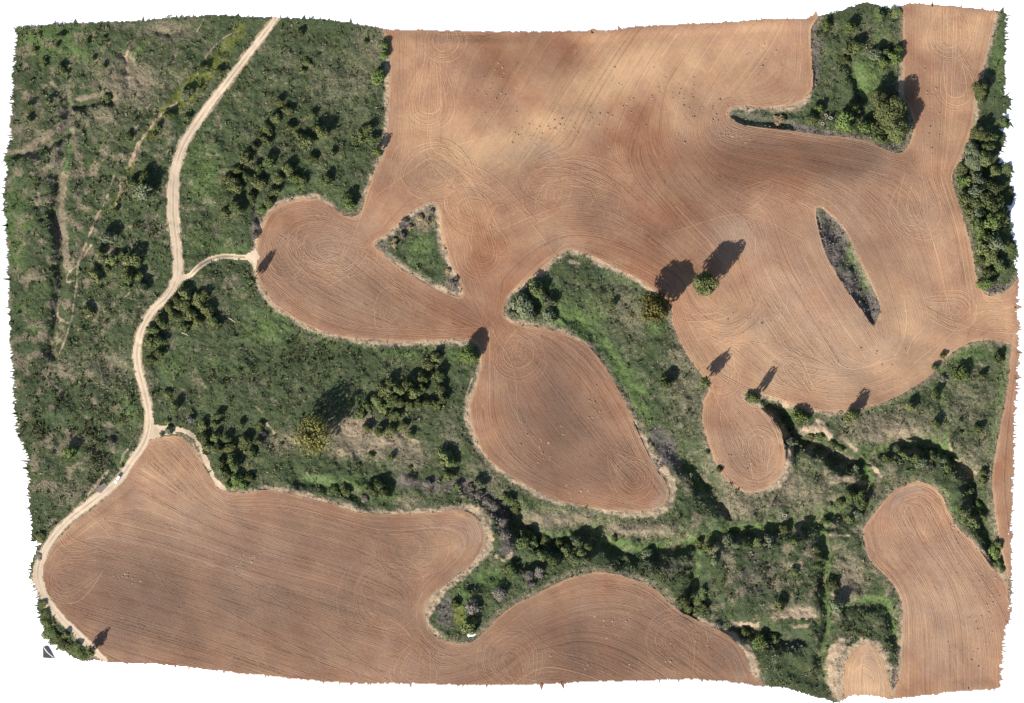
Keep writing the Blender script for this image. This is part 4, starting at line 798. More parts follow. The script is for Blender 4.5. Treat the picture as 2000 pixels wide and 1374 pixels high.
def twig_mesh(name, nbr, seed):
    """bare branching twigs"""
    r = np.random.default_rng(seed); V_, F_ = [], []
    def stick(a, b, w):
        d = b - a; ref = np.array([0, 0, 1.0]) if abs(d[2]) < .9 * np.linalg.norm(d) else np.array([1.0, 0, 0])
        s1 = np.cross(d, ref); s1 /= np.linalg.norm(s1); s2 = np.cross(d, s1); s2 /= np.linalg.norm(s2)
        o_ = len(V_)
        for k_ in range(3):
            t = 2 * math.pi * k_ / 3; V_.append(a + (s1 * math.cos(t) + s2 * math.sin(t)) * w)
        for k_ in range(3):
            t = 2 * math.pi * k_ / 3; V_.append(b + (s1 * math.cos(t) + s2 * math.sin(t)) * w * .5)
        for k_ in range(3): F_.append((o_ + k_, o_ + (k_ + 1) % 3, o_ + 3 + (k_ + 1) % 3, o_ + 3 + k_))
    for i in range(nbr):
        a = r.uniform(0, 2 * math.pi); e = r.uniform(.25, 1.3)
        d = np.array([math.cos(a) * math.cos(e), math.sin(a) * math.cos(e), math.sin(e)]); L_ = r.uniform(.6, 1.0)
        p0 = np.array([r.normal(0, .12), r.normal(0, .12), 0]); p1 = p0 + d * L_ * .55; stick(p0, p1, .030)
        for j in range(4):
            d2 = d + r.normal(0, .5, 3); d2 /= np.linalg.norm(d2); d2[2] = abs(d2[2]) * .7; p2 = p1 + d2 * L_ * r.uniform(.3, .55); stick(p1, p2, .022)
            for k_ in range(2):
                d3 = d2 + r.normal(0, .6, 3); d3 /= np.linalg.norm(d3); stick(p2, p2 + d3 * .2, .016)
    me = bpy.data.meshes.new(name); me.from_pydata([tuple(v) for v in V_], [], F_); me.update()
    at = me.attributes.new('tint', 'FLOAT', 'POINT'); at.data.foreach_set('value', r.random(len(V_)).astype(np.float32))
    return me
def trunk_mesh(name, seed, nlimb=5):
    r = np.random.default_rng(seed); V_, F_ = [], []
    def tube(pts, radii, k_=6):
        o_ = len(V_)
        for p, w in zip(pts, radii):
            for i in range(k_):
                t = 2 * math.pi * i / k_; V_.append((p[0] + w * math.cos(t), p[1] + w * math.sin(t), p[2]))
        for j in range(len(pts) - 1):
            for i in range(k_): F_.append((o_ + j * k_ + i, o_ + j * k_ + (i + 1) % k_, o_ + (j + 1) * k_ + (i + 1) % k_, o_ + (j + 1) * k_ + i))
    tube([(0,0,-.1),(.02,.01,.15),(.03,.0,.35),(.0,.03,.55)], [.11,.085,.07,.05])
    for i in range(nlimb):
        a = 2 * math.pi * i / nlimb + r.uniform(-.4, .4); z0 = r.uniform(.25, .45); L_ = r.uniform(.4, .7)
        tube([(0.02,0.01,z0),(math.cos(a)*L_*.4, math.sin(a)*L_*.4, z0+.15),(math.cos(a)*L_, math.sin(a)*L_, z0+.35)], [.05,.035,.012], 5)
    me = bpy.data.meshes.new(name); me.from_pydata(V_, [], F_); me.update(); me.materials.append(M_BARK)
    return me
SHRUB_ME = {}
def with_mat(me, mat):
    m2 = me.copy(); m2.materials.clear(); m2.materials.append(mat); return m2
base_shrub = [crown_mesh('foliage', 6 + i % 3, 800, .125, .9, 300 + i) for i in range(5)]
base_small = [crown_mesh('foliage', 4, 260, .19, .9, 340 + i) for i in range(4)]
base_tree = [crown_mesh('crown', 13, 3600, .072, .95, 360 + i) for i in range(3)]
open_crown = with_mat(crown_mesh('crown', 15, 1050, .068, .9, 371), M_LEAF['y'])
thin_crown = {k_: with_mat(crown_mesh('crown', 9, 620, .115, .95, 372), M_LEAF[k_]) for k_ in 'odbs'}
base_twig = [twig_mesh('branches', 16, 380 + i) for i in range(3)]
trunks = [trunk_mesh('trunk', 390 + i) for i in range(3)]
stem_me = trunk_mesh('stem', 399, 4)
for kx in M_LEAF:
    SHRUB_ME[kx] = ([with_mat(m, M_LEAF[kx]) for m in base_shrub], [with_mat(m, M_LEAF[kx]) for m in base_small])
TREE_ME = {kx: [with_mat(m, M_LEAF[kx]) for m in base_tree] for kx in ('g', 'o', 'y', 'd', 's', 'b')}
TWIG_ME = [with_mat(m, M_LEAF['k']) for m in base_twig]

# traced plants: x, y, radius (survey px), kind
P = """373,178,8,s 364,184,10,s 397,135,8,d 430,138,8,d 330,225,9,d 366,230,7,d 253,268,8,d 308,250,6,d 300,263,5,d 62,65,5,d 77,68,5,d 118,72,7,d 111,90,5,d 170,85,5,d 205,75,4,d 85,125,7,d 68,100,5,d 120,135,8,d 131,143,5,d 183,115,5,g 204,131,5,d 210,190,9,d 58,208,7,d 95,200,6,g 57,235,6,d
600,122,7,o 590,140,6,o 752,88,9,b 751,108,9,b 740,150,12,b 545,200,7,o 562,216,9,o 539,231,10,o 566,250,9,o 522,252,11,o 518,272,10,d 596,278,14,o 584,266,8,o 630,260,13,o 617,248,8,d 705,266,9,o 717,255,9,d 697,277,6,d 726,272,10,d 741,302,5,b 525,315,13,d 562,330,10,o 503,327,9,d 587,65,7,d 714,82,5,d 507,359,10,o 545,351,9,o 575,349,9,b 592,354,9,o 640,352,10,d 680,389,11,d 685,402,9,b 525,396,10,d 512,411,8,b 460,364,15,o 457,401,10,d 447,352,10,o 440,416,9,o 467,411,9,d 497,441,8,k 499,461,7,k 480,310,10,o 462,332,9,d 497,287,8,d 610,225,7,d 650,300,7,d 535,375,8,d 610,310,8,d 480,345,9,d 490,385,8,d
262,359,11,g 280,377,17,s 283,349,13,d 212,464,12,s 220,509,11,o 187,539,11,o 260,509,13,o 250,539,13,d 272,539,9,o 277,561,12,s 197,494,8,d 172,606,10,d 226,411,6,d 235,500,8,d 245,560,8,g 210,525,8,d
362,574,13,o 387,589,13,o 357,596,12,o 405,606,13,o 345,584,9,d 372,614,11,o 397,579,10,d 415,626,9,d 300,644,11,d 315,631,11,d 310,666,11,d 292,669,10,o 295,703,11,d 425,636,8,d 362,641,10,d 385,629,10,o 340,620,10,d 330,600,9,o 310,690,9,d
327,771,8,o 342,795,9,d 330,841,8,s 316,849,4,s 372,820,8,k 327,823,6,o 397,833,9,o 420,828,9,o 425,813,9,d 400,855,9,d 420,855,9,o 442,858,9,d 405,873,9,o 425,878,9,d 450,875,9,o 477,863,10,o 492,885,9,d 430,905,9,d 457,908,12,d 440,925,11,d 462,938,10,b 487,933,10,d 475,948,9,b 447,948,8,b 136,884,12,b 217,863,9,k 470,830,8,d 455,890,8,d
870,893,14,o 881,903,11,b 875,930,11,o 926,697,10,b 837,713,12,o 850,698,11,o 825,738,12,d 857,733,13,d 762,748,11,d 750,763,12,o 780,763,11,o 795,753,11,d 810,768,11,o 825,760,11,o 767,783,11,d 737,783,11,o 717,793,11,d 705,808,11,d 750,800,10,o 782,788,10,o 800,793,10,o 817,788,10,d 837,788,10,o 855,793,8,d 865,780,9,d 772,813,9,d 717,835,8,o 740,843,9,d 765,840,9,o 787,833,9,o 802,848,7,b 725,890,6,o 765,893,5,d 800,915,4,d 937,943,12,s 800,938,9,k 835,945,9,k 892,950,7,g 740,948,12,d 750,963,11,d 722,957,9,d 675,958,10,d 712,973,9,k 650,958,9,d 920,953,9,k 935,967,10,k 950,980,10,k 965,990,10,k 976,1003,9,k 993,975,12,d 1008,993,11,d 982,1022,12,k 507,833,8,d 515,850,9,k 505,863,7,d 550,868,4,d 860,760,9,d
1047,566,15,g 1020,595,18,s 1036,614,11,s 1072,589,13,s 1072,616,13,s 1197,594,8,d 1003,612,8,s 1060,575,9,d 1300,748,13,d 1470,778,9,d 1462,772,6,g 1381,884,4,d 1405,918,6,d
1562,813,14,b 1544,864,10,s 1602,853,10,g 1627,868,9,g 1641,875,8,g 1585,853,8,o 1660,813,11,o 1777,795,7,o 1877,730,13,b 1827,770,9,d 1842,740,8,k 1827,718,6,d 1842,695,6,d 1910,838,8,o 1917,735,6,o 1827,828,8,d 1875,823,4,d 1877,845,4,d 1950,700,10,d 1752,878,9,s 1765,888,9,d 1787,895,10,d 1800,905,9,s 1845,900,9,s 1850,913,9,d 1672,918,7,s 1912,988,7,b 1897,960,7,g 1920,938,9,o 1921,922,8,d 1880,998,9,d 1902,1018,12,g 1660,968,10,d 1680,963,9,d 1642,980,9,g 1675,1005,8,s 1660,1015,8,g 1612,1018,7,d 1686,985,9,d 1730,895,8,d 1820,890,8,d
1022,1060,13,g 1030,1045,11,d 1042,1062,10,g 1065,1055,9,d 1125,1057,12,s 1147,1069,7,o 1105,1075,12,o 1135,1082,8,o 1145,1095,9,s 1125,1095,9,g 1060,1085,10,g 1082,1097,10,d 1095,1062,9,d 1265,1082,10,s 1365,1061,8,o 1382,1070,10,o 1422,1056,11,s 1438,1065,8,s 1480,1060,9,g 1503,1056,12,s 1200,1052,8,d 1395,1095,7,s 1335,1175,11,d 1345,1190,9,d 1365,1175,10,g 1372,1190,9,d 1362,1197,8,g 1372,1160,8,g 1052,1120,11,k 1032,1125,10,k 1037,1142,8,k 1402,1220,7,k 1482,1252,11,b 1491,1262,10,g 1455,1235,9,d 975,1160,13,k 922,1187,17,k 915,1224,15,o 995,1110,10,d 985,1045,12,k 890,1180,8,d
1532,1035,11,d 1550,1057,9,d 1625,1140,13,d 1632,1182,13,s 1595,1072,8,d 1597,1105,9,d 1600,1090,8,d 1522,1182,9,o 1512,1245,11,d 1550,1115,8,d 1942,1077,12,b 1951,1063,8,d 1952,1102,8,g 1957,1114,6,d
1660,55,11,b 1672,92,12,o 1660,97,9,d 1710,107,12,s 1730,102,9,g 1725,122,10,b 1747,112,13,b 1750,25,9,o 1720,32,9,g 1755,98,9,b 1670,212,11,b 1660,222,10,g 1650,240,15,b 1638,238,9,g 1600,212,11,b 1585,232,11,g 1522,234,11,n 1690,247,14,b 1717,270,12,d 1725,250,14,d 1615,50,9,b 1652,117,9,d 1780,1,2,d
1915,190,11,d 1930,287,12,d 1910,300,10,d 1880,330,12,o 1905,335,13,g 1960,241,9,d 1965,330,8,d 1942,335,11,o 1937,270,10,d 1882,354,12,b 1910,351,14,s 1905,374,15,s 1885,389,13,o 1905,399,14,g 1925,389,15,d 1940,369,12,d 1950,394,11,o 1895,414,12,o 1910,419,13,s 1942,406,13,d 1940,434,18,b 1910,439,14,d 1925,464,15,b 1920,484,15,o 1945,474,16,s 1965,449,9,o 1972,484,9,b 1915,506,13,d 1935,499,14,o 1925,554,12,b 1932,534,11,d 1953,519,11,d 1970,376,7,d 1900,425,9,d 1960,420,9,o
95,1235,11,d 108,1248,11,d 122,1258,10,d 140,1268,12,d 155,1276,11,d 128,1240,7,o 82,1180,8,d 88,1200,9,d 90,1217,9,d 150,1262,9,d 165,1283,8,d 78,1050,9,o 75,1088,7,k
790,432,6,k 800,445,6,n 770,470,6,n 785,460,7,k 845,412,5,k 820,425,8,n 835,435,7,n 770,480,5,n 885,555,8,k 875,530,6,n 892,545,6,k"""
TREES = [  # x, y, radius, height m, kind, label
 (612,848,40,19,'y','broad olive yellow oak tree casting a large shadow in the scrub clearing'),
 (1278,602,30,20,'y','autumn yellow tree standing at the corner of the green wedge by the field'),
 (1376,553,25,17,'o','round pale green tree standing alone inside the ploughed field'),
 (1739,222,30,12,'o','largest olive crown in the thicket that touches the right hand field strip'),
 (1753,256,23,11,'o','lower olive crown at the south tip of the thicket by the field strip'),
 (1714,194,17,10,'o','upper olive crown behind the largest tree of the thicket by the field strip'),
 (1377,746,12,14,'o','thin tall tree with a long shadow at the neck of the small lobe'),
 (1474,776,9,13,'d','thin dark tree throwing a long shadow at the bay of the lower field edge'),
 (1664,809,12,9,'o','slim tree under the bottom edge of the great field with a long shadow'),
 (1913,172,15,7,'o','topmost tree of the row beside the right hand field strip'),
 (1910,262,16,7,'o','second tree down the row beside the right hand field strip'),
 (1898,290,15,7,'s','grey green tree below the second one in the right hand row'),
 (1902,315,18,7,'s','wide grey green crown above the dense wood on the right'),
 (1922,312,16,7,'o','rounded olive crown touching the wide grey one on the right'),
 (178,1272,11,9,'d','dark tree in the lower left corner shading track and field'),
 (494,548,9,13,'d','dark tree at the left tip of the heart shaped lobe with a long shadow'),
 (914,692,17,9,'b','bright green tree at the neck between the heart and leaf shaped lobes'),
 (738,296,9,8,'b','green tree at the bend of the left edge of the great field'),
]
ADJ = {'g': 'mid green', 'd': 'dark green', 'o': 'olive green', 'b': 'bright green', 's': 'grey green', 'k': 'grey dry', 'n': 'straw coloured'}
REG = [  # clusters the plants stand in
 (90,110,'on the grassy top left corner'), (240,230,'on the dry slope left of the pale track'), (400,170,'on the verge left of the upper track'), (590,100,'in the scrub right of the upper track'), (745,110,'along the top field\'s left edge'),
 (560,260,'in the scattered clump left of the great field'), (715,275,'by the bend of the great field\'s left edge'), (520,360,'in the thicket above the heart shaped lobe'), (680,390,'in the notch above the heart shaped lobe'), (455,385,'in the thicket right of the middle track'),
 (270,365,'in the clump left of the middle track'), (235,520,'in the clump left of the track fork'), (380,600,'in the thicket just below the track fork'), (302,665,'along the right side of the bending track'), (340,815,'near the lower track junction'), (430,870,'in the thicket beside the lower field\'s spur'), (455,935,'at the bay of the lower left field'),
 (160,870,'in the scrub left of the lower track'), (790,770,'in the thicket right of the yellow oak'), (880,710,'below the heart shaped lobe'), (760,850,'on the pale clearing right of the oak'), (873,910,'left of the leaf shaped lobe'), (730,955,'above the lower left field'), (900,955,'on the grey stream bed'), (970,1000,'where the grey stream bends down'), (515,850,'left of the yellow oak'),
 (1040,595,'at the west point of the green wedge'), (1280,740,'in the middle of the green wedge'), (1400,900,'along the small lobe\'s left edge'), (1465,775,'at the bay under the great field'), (1590,850,'along the gully east of the small lobe'), (1665,810,'under the great field\'s bottom edge'), (1850,740,'in the green corner right of the great field'), (1890,840,'on the meadow left of the narrow strip'), (1800,895,'in the crescent gully'), (1905,975,'along the gully by the narrow right strip'), (1660,985,'where the gullies meet'),
 (1080,1075,'in the hollow above the lower field\'s crest'), (1230,1065,'along the long gully\'s middle'), (1460,1060,'along the long gully\'s right part'), (1360,1180,'in the corner by the lower field\'s right flank'), (1480,1245,'under the pale eroded bank'), (950,1170,'in the green bay of the lower field'), (1610,1120,'along the straight ditch'), (1948,1090,'at the foot of the narrow right strip'), (1530,1180,'on the dark heath'),
 (1690,80,'in the upper part of the top right thicket'), (1630,225,'in the lower part of the top right thicket'), (1915,330,'in the upper right edge wood'), (1925,450,'in the lower right edge wood'), (120,1240,'in the lower left corner'), (80,1070,'on the land\'s left tip by the track'), (820,460,'on the triangular island'), (1540,235,'on the pale tongue in the field')]
ORD = ['first','second','third','fourth','fifth','sixth','seventh','eighth','ninth','tenth','eleventh','twelfth','thirteenth','fourteenth','fifteenth','sixteenth','seventeenth','eighteenth','nineteenth','twentieth']
plants = []
for tok in P.split():
    x, y, r, kd = tok.split(','); x, y, r = float(x), float(y), float(r)
    if r < 3: continue
    d = [(x - a) ** 2 + (y - b_) ** 2 for a, b_, _ in REG]
    plants.append([x, y, r, kd, int(np.argmin(d))])
from collections import defaultdict
cl_ = defaultdict(list)
for i, p in enumerate(plants): cl_[(p[4], p[3])].append(i)
labels = [None] * len(plants)
for (rg, kd), ids in cl_.items():
    noun = {'k': 'shrub', 'n': 'grass clump'}.get(kd, 'shrub')
    ids = sorted(ids, key=lambda i: plants[i][0])
    n = len(ids); where = REG[rg][2]
    for j, i in enumerate(ids):
        if n == 1: t = f'the only {ADJ[kd]} {noun} {where}'
        elif j == 0: t = f'leftmost {ADJ[kd]} {noun} {where}'
        elif j == n - 1: t = f'rightmost {ADJ[kd]} {noun} {where}'
        else: t = f'{ORD[j]} {ADJ[kd]} {noun} from the left {where}'
        labels[i] = t
clump = np.zeros(GX.shape)
for x, y, r, kd, rg in plants:
    if kd in 'god': 
        x0, x1, y0, y1 = [int(v / STEP) for v in (x - 40, x + 40, y - 40, y + 40)]
        x0, y0 = max(0, x0), max(0, y0)
        sl = (slice(y0, y1), slice(x0, x1))
        clump[sl] += np.exp(-((GX[sl] - x) ** 2 + (GY[sl] - y) ** 2) / 230.0)
ux, uy = scatter(60000, np.clip(clump * .5 - .18, 0, .75) * (.3 + coarse))
ur = rng.uniform(.5, 1.5, len(ux))
tufts('undergrowth', M_LEAF['o'], ux, uy, ur, ur * .95, 8, 'olive undergrowth filling the gaps between the thicket shrubs', 'undergrowth')
def place(o, x, y, z, sx, sy, sz, rot):
    o.location = (x, y, z); o.scale = (sx, sy, sz); o.rotation_euler = (0, 0, rot)
for i, (x, y, r, kd, rg) in enumerate(plants):
    rm = r * S * 1.28; wx, wy = WX(x), WY(y); z = float(sample(H, x, y)) - 0.1
    a = random.uniform(0, 6.28)
    near_edge = float(sample(dout, x, y)) < 22
    h = rm * random.uniform(1.0, 1.35) * (0.42 if float(sample(dout, x, y)) < 15 else 0.75 if near_edge else 1.0)
    if kd == 'k':
        root = bpy.data.objects.new('dead_shrub', None); COL.objects.link(root)
        place(root, wx, wy, z, rm * random.uniform(.9, 1.15), rm * random.uniform(.9, 1.1), h * .9, a)
        b_ = bpy.data.objects.new('branches', random.choice(TWIG_ME)); COL.objects.link(b_); b_.parent = root
        f = bpy.data.objects.new('dry_foliage', random.choice(SHRUB_ME['k'][0 if r >= 8 else 1])); COL.objects.link(f); f.parent = root; f.scale = (.85, .85, .7)
        tag(root, labels[i], 'shrub', 'grey dry shrubs on the rough land'); continue
    if kd == 'n':
        o = bpy.data.objects.new('dry_grass_clump', random.choice(SHRUB_ME['n'][1])); COL.objects.link(o)
        place(o, wx, wy, z, rm, rm * .85, h * .6, a); tag(o, labels[i], 'grass clump', 'straw coloured grass clumps'); continue
    if r >= 7:
        root = bpy.data.objects.new('shrub', None); COL.objects.link(root)
        place(root, wx, wy, z, rm * random.uniform(.85, 1.3), rm * random.uniform(.8, 1.1), h, a)
        f = bpy.data.objects.new('foliage', random.choice(SHRUB_ME[kd][0])); COL.objects.link(f); f.parent = root
        s_ = bpy.data.objects.new('stem', stem_me); COL.objects.link(s_); s_.parent = root; s_.scale = (.8, .8, .8)
    else:
        root = bpy.data.objects.new('shrub', random.choice(SHRUB_ME[kd][1])); COL.objects.link(root)
        place(root, wx, wy, z, rm, rm * random.uniform(.85, 1.1), h, a)
    tag(root, labels[i], 'shrub', 'shrubs scattered over the rough land')
for i, (x, y, r, h, kd, lab) in enumerate(TREES):
    rm = r * S * 1.1; z = float(sample(H, x, y)) - 0.1
    root = bpy.data.objects.new('tree', None); COL.objects.link(root); root.location = (WX(x), WY(y), z); root.rotation_euler.z = random.uniform(0, 6.28)
    c_ = bpy.data.objects.new('crown', open_crown if i == 0 else thin_crown[kd] if r < 14 else TREE_ME[kd][i % 3]); COL.objects.link(c_); c_.parent = root
    c_.scale = (rm, rm, h * .72); c_.location = (0, 0, h * .22)
    t_ = bpy.data.objects.new('trunk', trunks[i % 3]); COL.objects.link(t_); t_.parent = root; t_.scale = (rm * .8, rm * .8, h * .85)
    tag(root, lab, 'tree', 'trees of the farmland')
# bare limbs reaching out of the autumn tree
dead = bpy.data.objects.new('bare_branches', TWIG_ME[1]); COL.objects.link(dead)
dead.location = (WX(1291), WY(574), float(sample(H, 1291, 574)) + 4); dead.scale = (4.2, 4.2, 6)
tag(dead, 'bare grey tree top beside the autumn yellow tree', 'tree')

# ------------------------------------------------------------------ the white car on the track
def bm_obj(name, bm, mat, parent, bevel=0.0):
    if bevel: bmesh.ops.bevel(bm, geom=list(bm.edges), offset=bevel, segments=2, affect='EDGES')
    me = bpy.data.meshes.new(name); bm.to_mesh(me); bm.free(); me.materials.append(mat)
    o = bpy.data.objects.new(name, me); COL.objects.link(o); o.parent = parent; return o
def box(bm, x0, x1, y0, y1, z0, z1, tx=0.0, ty=0.0, txf=None):
    txf = tx if txf is None else txf
    vs_ = [bm.verts.new(v) for v in [(x0,y0,z0),(x1,y0,z0),(x1,y1,z0),(x0,y1,z0),(x0+tx,y0+ty,z1),(x1-txf,y0+ty,z1),(x1-txf,y1-ty,z1),(x0+tx,y1-ty,z1)]]
    for f in [(3,2,1,0),(4,5,6,7),(0,1,5,4),(1,2,6,5),(2,3,7,6),(3,0,4,7)]: bm.faces.new([vs_[k_] for k_ in f])
M_PAINT = plain('white_paint', (0.80, 0.80, 0.80), (0.82, 0.82, 0.81), 1, 0.3, 0); M_GLASS = plain('dark_glass', (0.10, 0.13, 0.17), (0.12, 0.15, 0.19), 1, 0.1, 0)
M_RUB = plain('tyre_rubber', (0.02, 0.02, 0.02), (0.03, 0.03, 0.03), 6, 0.8, 0); M_STEEL = plain('wheel_steel', (0.4, 0.4, 0.42), (0.5, 0.5, 0.5), 3, 0.4, 0, .6)
M_LAMP = plain('lamp_glass', (0.7, 0.72, 0.72), (0.8, 0.8, 0.8), 3, 0.2, 0); M_RED = plain('red_lens', (0.35, 0.02, 0.02), (0.4, 0.03, 0.02), 3, 0.3, 0)
car = bpy.data.objects.new('parked_car', None); COL.objects.link(car)
cxp, cyp = 229.5, 936.5
car.location = (WX(cxp), WY(cyp), float(sample(H, cxp, cyp)) + 0.02); car.rotation_euler.z = math.atan2(-(948.5 - 925), (222 - 237))
tag(car, 'white car parked on the pale dirt track with its bonnet towards the lower left', 'car')
bm = bmesh.new(); box(bm, -2.3, 2.3, -.93, .93, .35, 1.0, .06, .05); body = bm_obj('body', bm, M_PAINT, car, .07)
bm = bmesh.new(); box(bm, .95, 2.22, -.84, .84, 1.0, 1.1, .02, .06, .12); bm_obj('bonnet', bm, M_PAINT, car, .03)
bm = bmesh.new(); box(bm, -2.2, 1.05, -.88, .88, 1.0, 1.66, .22, .14, .62); bm_obj('cabin', bm, M_GLASS, car, .02)
bm = bmesh.new(); box(bm, -1.98, .44, -.75, .75, 1.655, 1.74, .05, .04, .05); bm_obj('roof', bm, M_PAINT, car, .03)
for yv in (-.845, .845):
    for xv in (-.9, -.05):
        bm = bmesh.new(); box(bm, xv - .05, xv + .05, yv - .03, yv + .03, 1.0, 1.66); bm_obj('pillar', bm, M_PAINT, car)
    bm = bmesh.new(); box(bm, .75, .95, yv * 1.18 - .09, yv * 1.18 + .09, 1.02, 1.18); bm_obj('mirror', bm, M_PAINT, car, .03)
    for xv in (-1.4, 1.42):
        bm = bmesh.new(); bmesh.ops.create_cone(bm, cap_ends=True, segments=18, radius1=.36, radius2=.36, depth=.24, matrix=Matrix.Translation((xv, yv * 1.0, .36)) @ Matrix.Rotation(math.pi / 2, 4, 'X'))
        w_ = bm_obj('wheel', bm, M_RUB, car)
        bm = bmesh.new(); bmesh.ops.create_cone(bm, cap_ends=True, segments=14, radius1=.22, radius2=.2, depth=.06, matrix=Matrix.Translation((xv, yv * 1.15, .36)) @ Matrix.Rotation(math.pi / 2, 4, 'X'))
        bm_obj('rim', bm, M_STEEL, w_)
    bm = bmesh.new(); box(bm, 2.2, 2.31, yv * .75 - .18, yv * .75 + .18, .7, .88); bm_obj('headlight', bm, M_LAMP, car, .02)
    bm = bmesh.new(); box(bm, -2.33, -2.22, yv * .88 - .1, yv * .88 + .1, .7, .98); bm_obj('tail_light', bm, M_RED, car, .02)
bm = bmesh.new(); box(bm, 2.22, 2.42, -.85, .85, .4, .62); bm_obj('front_bumper', bm, M_PAINT, car, .05)
bm = bmesh.new(); box(bm, -2.42, -2.22, -.85, .85, .4, .62); bm_obj('rear_bumper', bm, M_PAINT, car, .05)

# ------------------------------------------------------------------ concrete troughs, fallen logs, tarmac corner
M_CONC = plain('old_concrete', (0.30, 0.25, 0.21), (0.46, 0.39, 0.33), 2.5); M_DARKW = plain('trough_earth', (0.10, 0.08, 0.07), (0.16, 0.13, 0.11), 2)
def trough(x, y, a, b_, rot, label, n=20, power=1.0):
    root = bpy.data.objects.new('concrete_trough', None); COL.objects.link(root)
    root.location = (WX(x), WY(y), float(sample(H, x, y)) + (.75 if power < 1 else .2)); root.rotation_euler.z = rot
    bm = bmesh.new(); rings = []
    for (k_, z) in ((1.0, 0), (.97, .75), (.66, .75), (.62, .2)):
        rings.append([bm.verts.new((a * k_ * math.copysign(abs(math.cos(t)) ** power, math.cos(t)), b_ * k_ * math.copysign(abs(math.sin(t)) ** power, math.sin(t)), z)) for t in np.linspace(0, 2 * math.pi, n, endpoint=False)])
    for r0, r1 in zip(rings[:-1], rings[1:]):
        for i in range(n): bm.faces.new((r0[i], r0[(i + 1) % n], r1[(i + 1) % n], r1[i]))
    bm_obj('wall', bm, M_CONC, root)
    bm = bmesh.new(); bm.faces.new([bm.verts.new((a * .64 * math.copysign(abs(math.cos(t)) ** power, math.cos(t)), b_ * .64 * math.copysign(abs(math.sin(t)) ** power, math.sin(t)), .25)) for t in np.linspace(0, 2 * math.pi, n, endpoint=False)])
    bm_obj('basin', bm, M_DARKW, root)
    tag(root, label, 'trough', 'oval troughs in the top right thicket' if n == 20 and power == 1.0 else None)
trough(1613.5, 226, 1.15, .8, math.radians(-50), 'upper left of the three oval concrete rings by the tongue of the field')
trough(1622, 231, 1.2, .85, math.radians(-10), 'right hand one of the three oval concrete rings by the tongue of the field')
trough(1606.5, 242, 1.1, .85, math.radians(-15), 'lowest of the three oval concrete rings by the tongue of the field')
trough(1532.5, 1007, 1.25, .75, math.radians(0), 'small square concrete trough on the bank above the long gully', 20, .35)
M_LOG = plain('weathered_wood', (0.34, 0.27, 0.19), (0.50, 0.42, 0.31), 3)
def log(x0, y0, x1, y1, r, label):
    root = bpy.data.objects.new('fallen_log', None); COL.objects.link(root)
    p0 = Vector((WX(x0), WY(y0), 0)); p1 = Vector((WX(x1), WY(y1), 0)); L_ = (p1 - p0).length
    zc = float(sample(H, (x0 + x1) / 2, (y0 + y1) / 2))
    root.location = ((p0 + p1) / 2) + Vector((0, 0, zc + r * .8 + .35)); root.rotation_euler.z = math.atan2((p1 - p0).y, (p1 - p0).x)
    bm = bmesh.new(); n = 8; rings = []
    for k_ in range(6):
        t = k_ / 5; w = r * (1 - .45 * t); yo = math.sin(t * 3) * r * .6
        rings.append([bm.verts.new(((t - .5) * L_, yo + w * math.cos(a), w * math.sin(a))) for a in np.linspace(0, 2 * math.pi, n, endpoint=False)])
    for r0, r1 in zip(rings[:-1], rings[1:]):
        for i in range(n): bm.faces.new((r0[i], r0[(i + 1) % n], r1[(i + 1) % n], r1[i]))
    bm.faces.new(rings[0][::-1]); bm.faces.new(rings[-1])
    bm_obj('log_trunk', bm, M_LOG, root)
    bm = bmesh.new(); bmesh.ops.create_cone(bm, cap_ends=True, segments=6, radius1=r * .4, radius2=r * .2, depth=r * 4, matrix=Matrix.Translation((L_ * .15, r * 1.8, r * .3)) @ Matrix.Rotation(math.radians(-70), 4, 'X'))
    bm_obj('branch_stub', bm, M_LOG, root)
    tag(root, label, 'log', 'fallen logs')
log(1450, 781, 1459, 774, .35, 'short pale log at the bay under the great field')
log(436, 616, 460, 630, .35, 'long pale log lying in the grass below the track fork')
log(355, 650, 368, 656, .32, 'pale log lying in the dark thicket right of the bending track')
log(271, 484, 279, 489, .32, 'pale log in the clump left of the track fork')
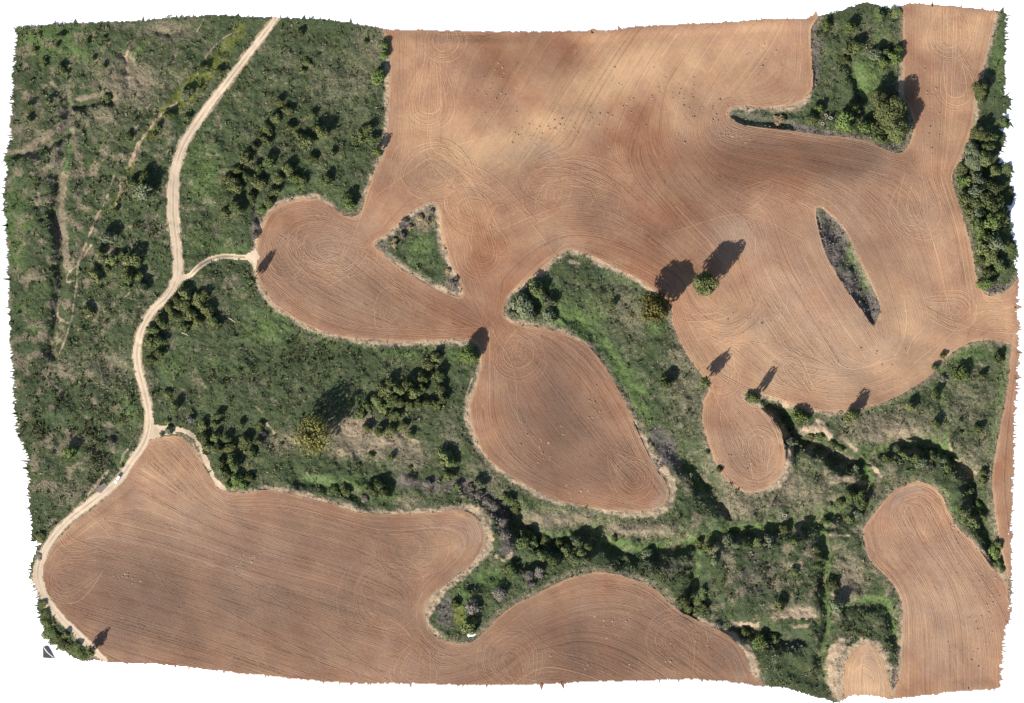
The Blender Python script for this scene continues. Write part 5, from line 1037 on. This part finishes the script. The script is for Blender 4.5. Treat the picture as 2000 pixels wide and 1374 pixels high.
M_PATCH = plain('grey_gravel', (0.16, 0.13, 0.12), (0.24, 0.20, 0.18), 1.5)
pts = [(204,943),(210,949),(197,964),(188,960),(193,951)]
bm = bmesh.new(); top = [bm.verts.new((WX(x), WY(y), float(sample(H, x, y)) + .38)) for x, y in pts]; bot = [bm.verts.new((v.co.x, v.co.y, v.co.z - .8)) for v in top]
bm.faces.new(top[::-1])
for i in range(5): bm.faces.new((top[i], top[(i + 1) % 5], bot[(i + 1) % 5], bot[i]))
bmesh.ops.recalc_face_normals(bm, faces=bm.faces)
o = bm_obj('stone_slab', bm, M_PATCH, None); tag(o, 'dark grey flat slab beside the track just below the white car', 'slab')
M_TAR = plain('tarmac', (0.05, 0.05, 0.055), (0.075, 0.07, 0.075), 1.5); M_LINE = plain('road_paint', (0.5, 0.48, 0.48), (0.62, 0.6, 0.6), 2)
pts = [(84,1285),(84,1271),(83,1266),(88,1262),(94,1262),(99,1270),(104,1280),(107,1286),(96,1286)]
bm = bmesh.new(); top = [bm.verts.new((WX(x), WY(y), .05)) for x, y in pts]; bot = [bm.verts.new((WX(x), WY(y), -.2)) for x, y in pts]
bm.faces.new(top)
for i in range(len(pts)): bm.faces.new((top[i], top[(i + 1) % len(pts)], bot[(i + 1) % len(pts)], bot[i]))
bmesh.ops.recalc_face_normals(bm, faces=bm.faces)
road = bm_obj('tarmac_road', bm, M_TAR, None); tag(road, None, kind='structure')
bm = bmesh.new(); bm.faces.new([bm.verts.new((WX(x), WY(y), .056)) for x, y in [(84.5,1265.5),(86.5,1265),(93,1274),(105,1284.5),(104,1285.5),(90.5,1274.5)]])
bmesh.ops.recalc_face_normals(bm, faces=bm.faces); bm_obj('edge_line', bm, M_LINE, road)
# small dark crowns at the tarmac corner belong to the lower left clump
print('plants', len(plants), 'furrows', sum(len(v) for v in lines.values()), 'marks', sum(len(v) for v in mk.values()))
print('tris', sum(sum(len(p.vertices) - 2 for p in m.polygons) if len(m.polygons) < 1000 else len(m.loops) - 2 * len(m.polygons) for m in bpy.data.meshes))
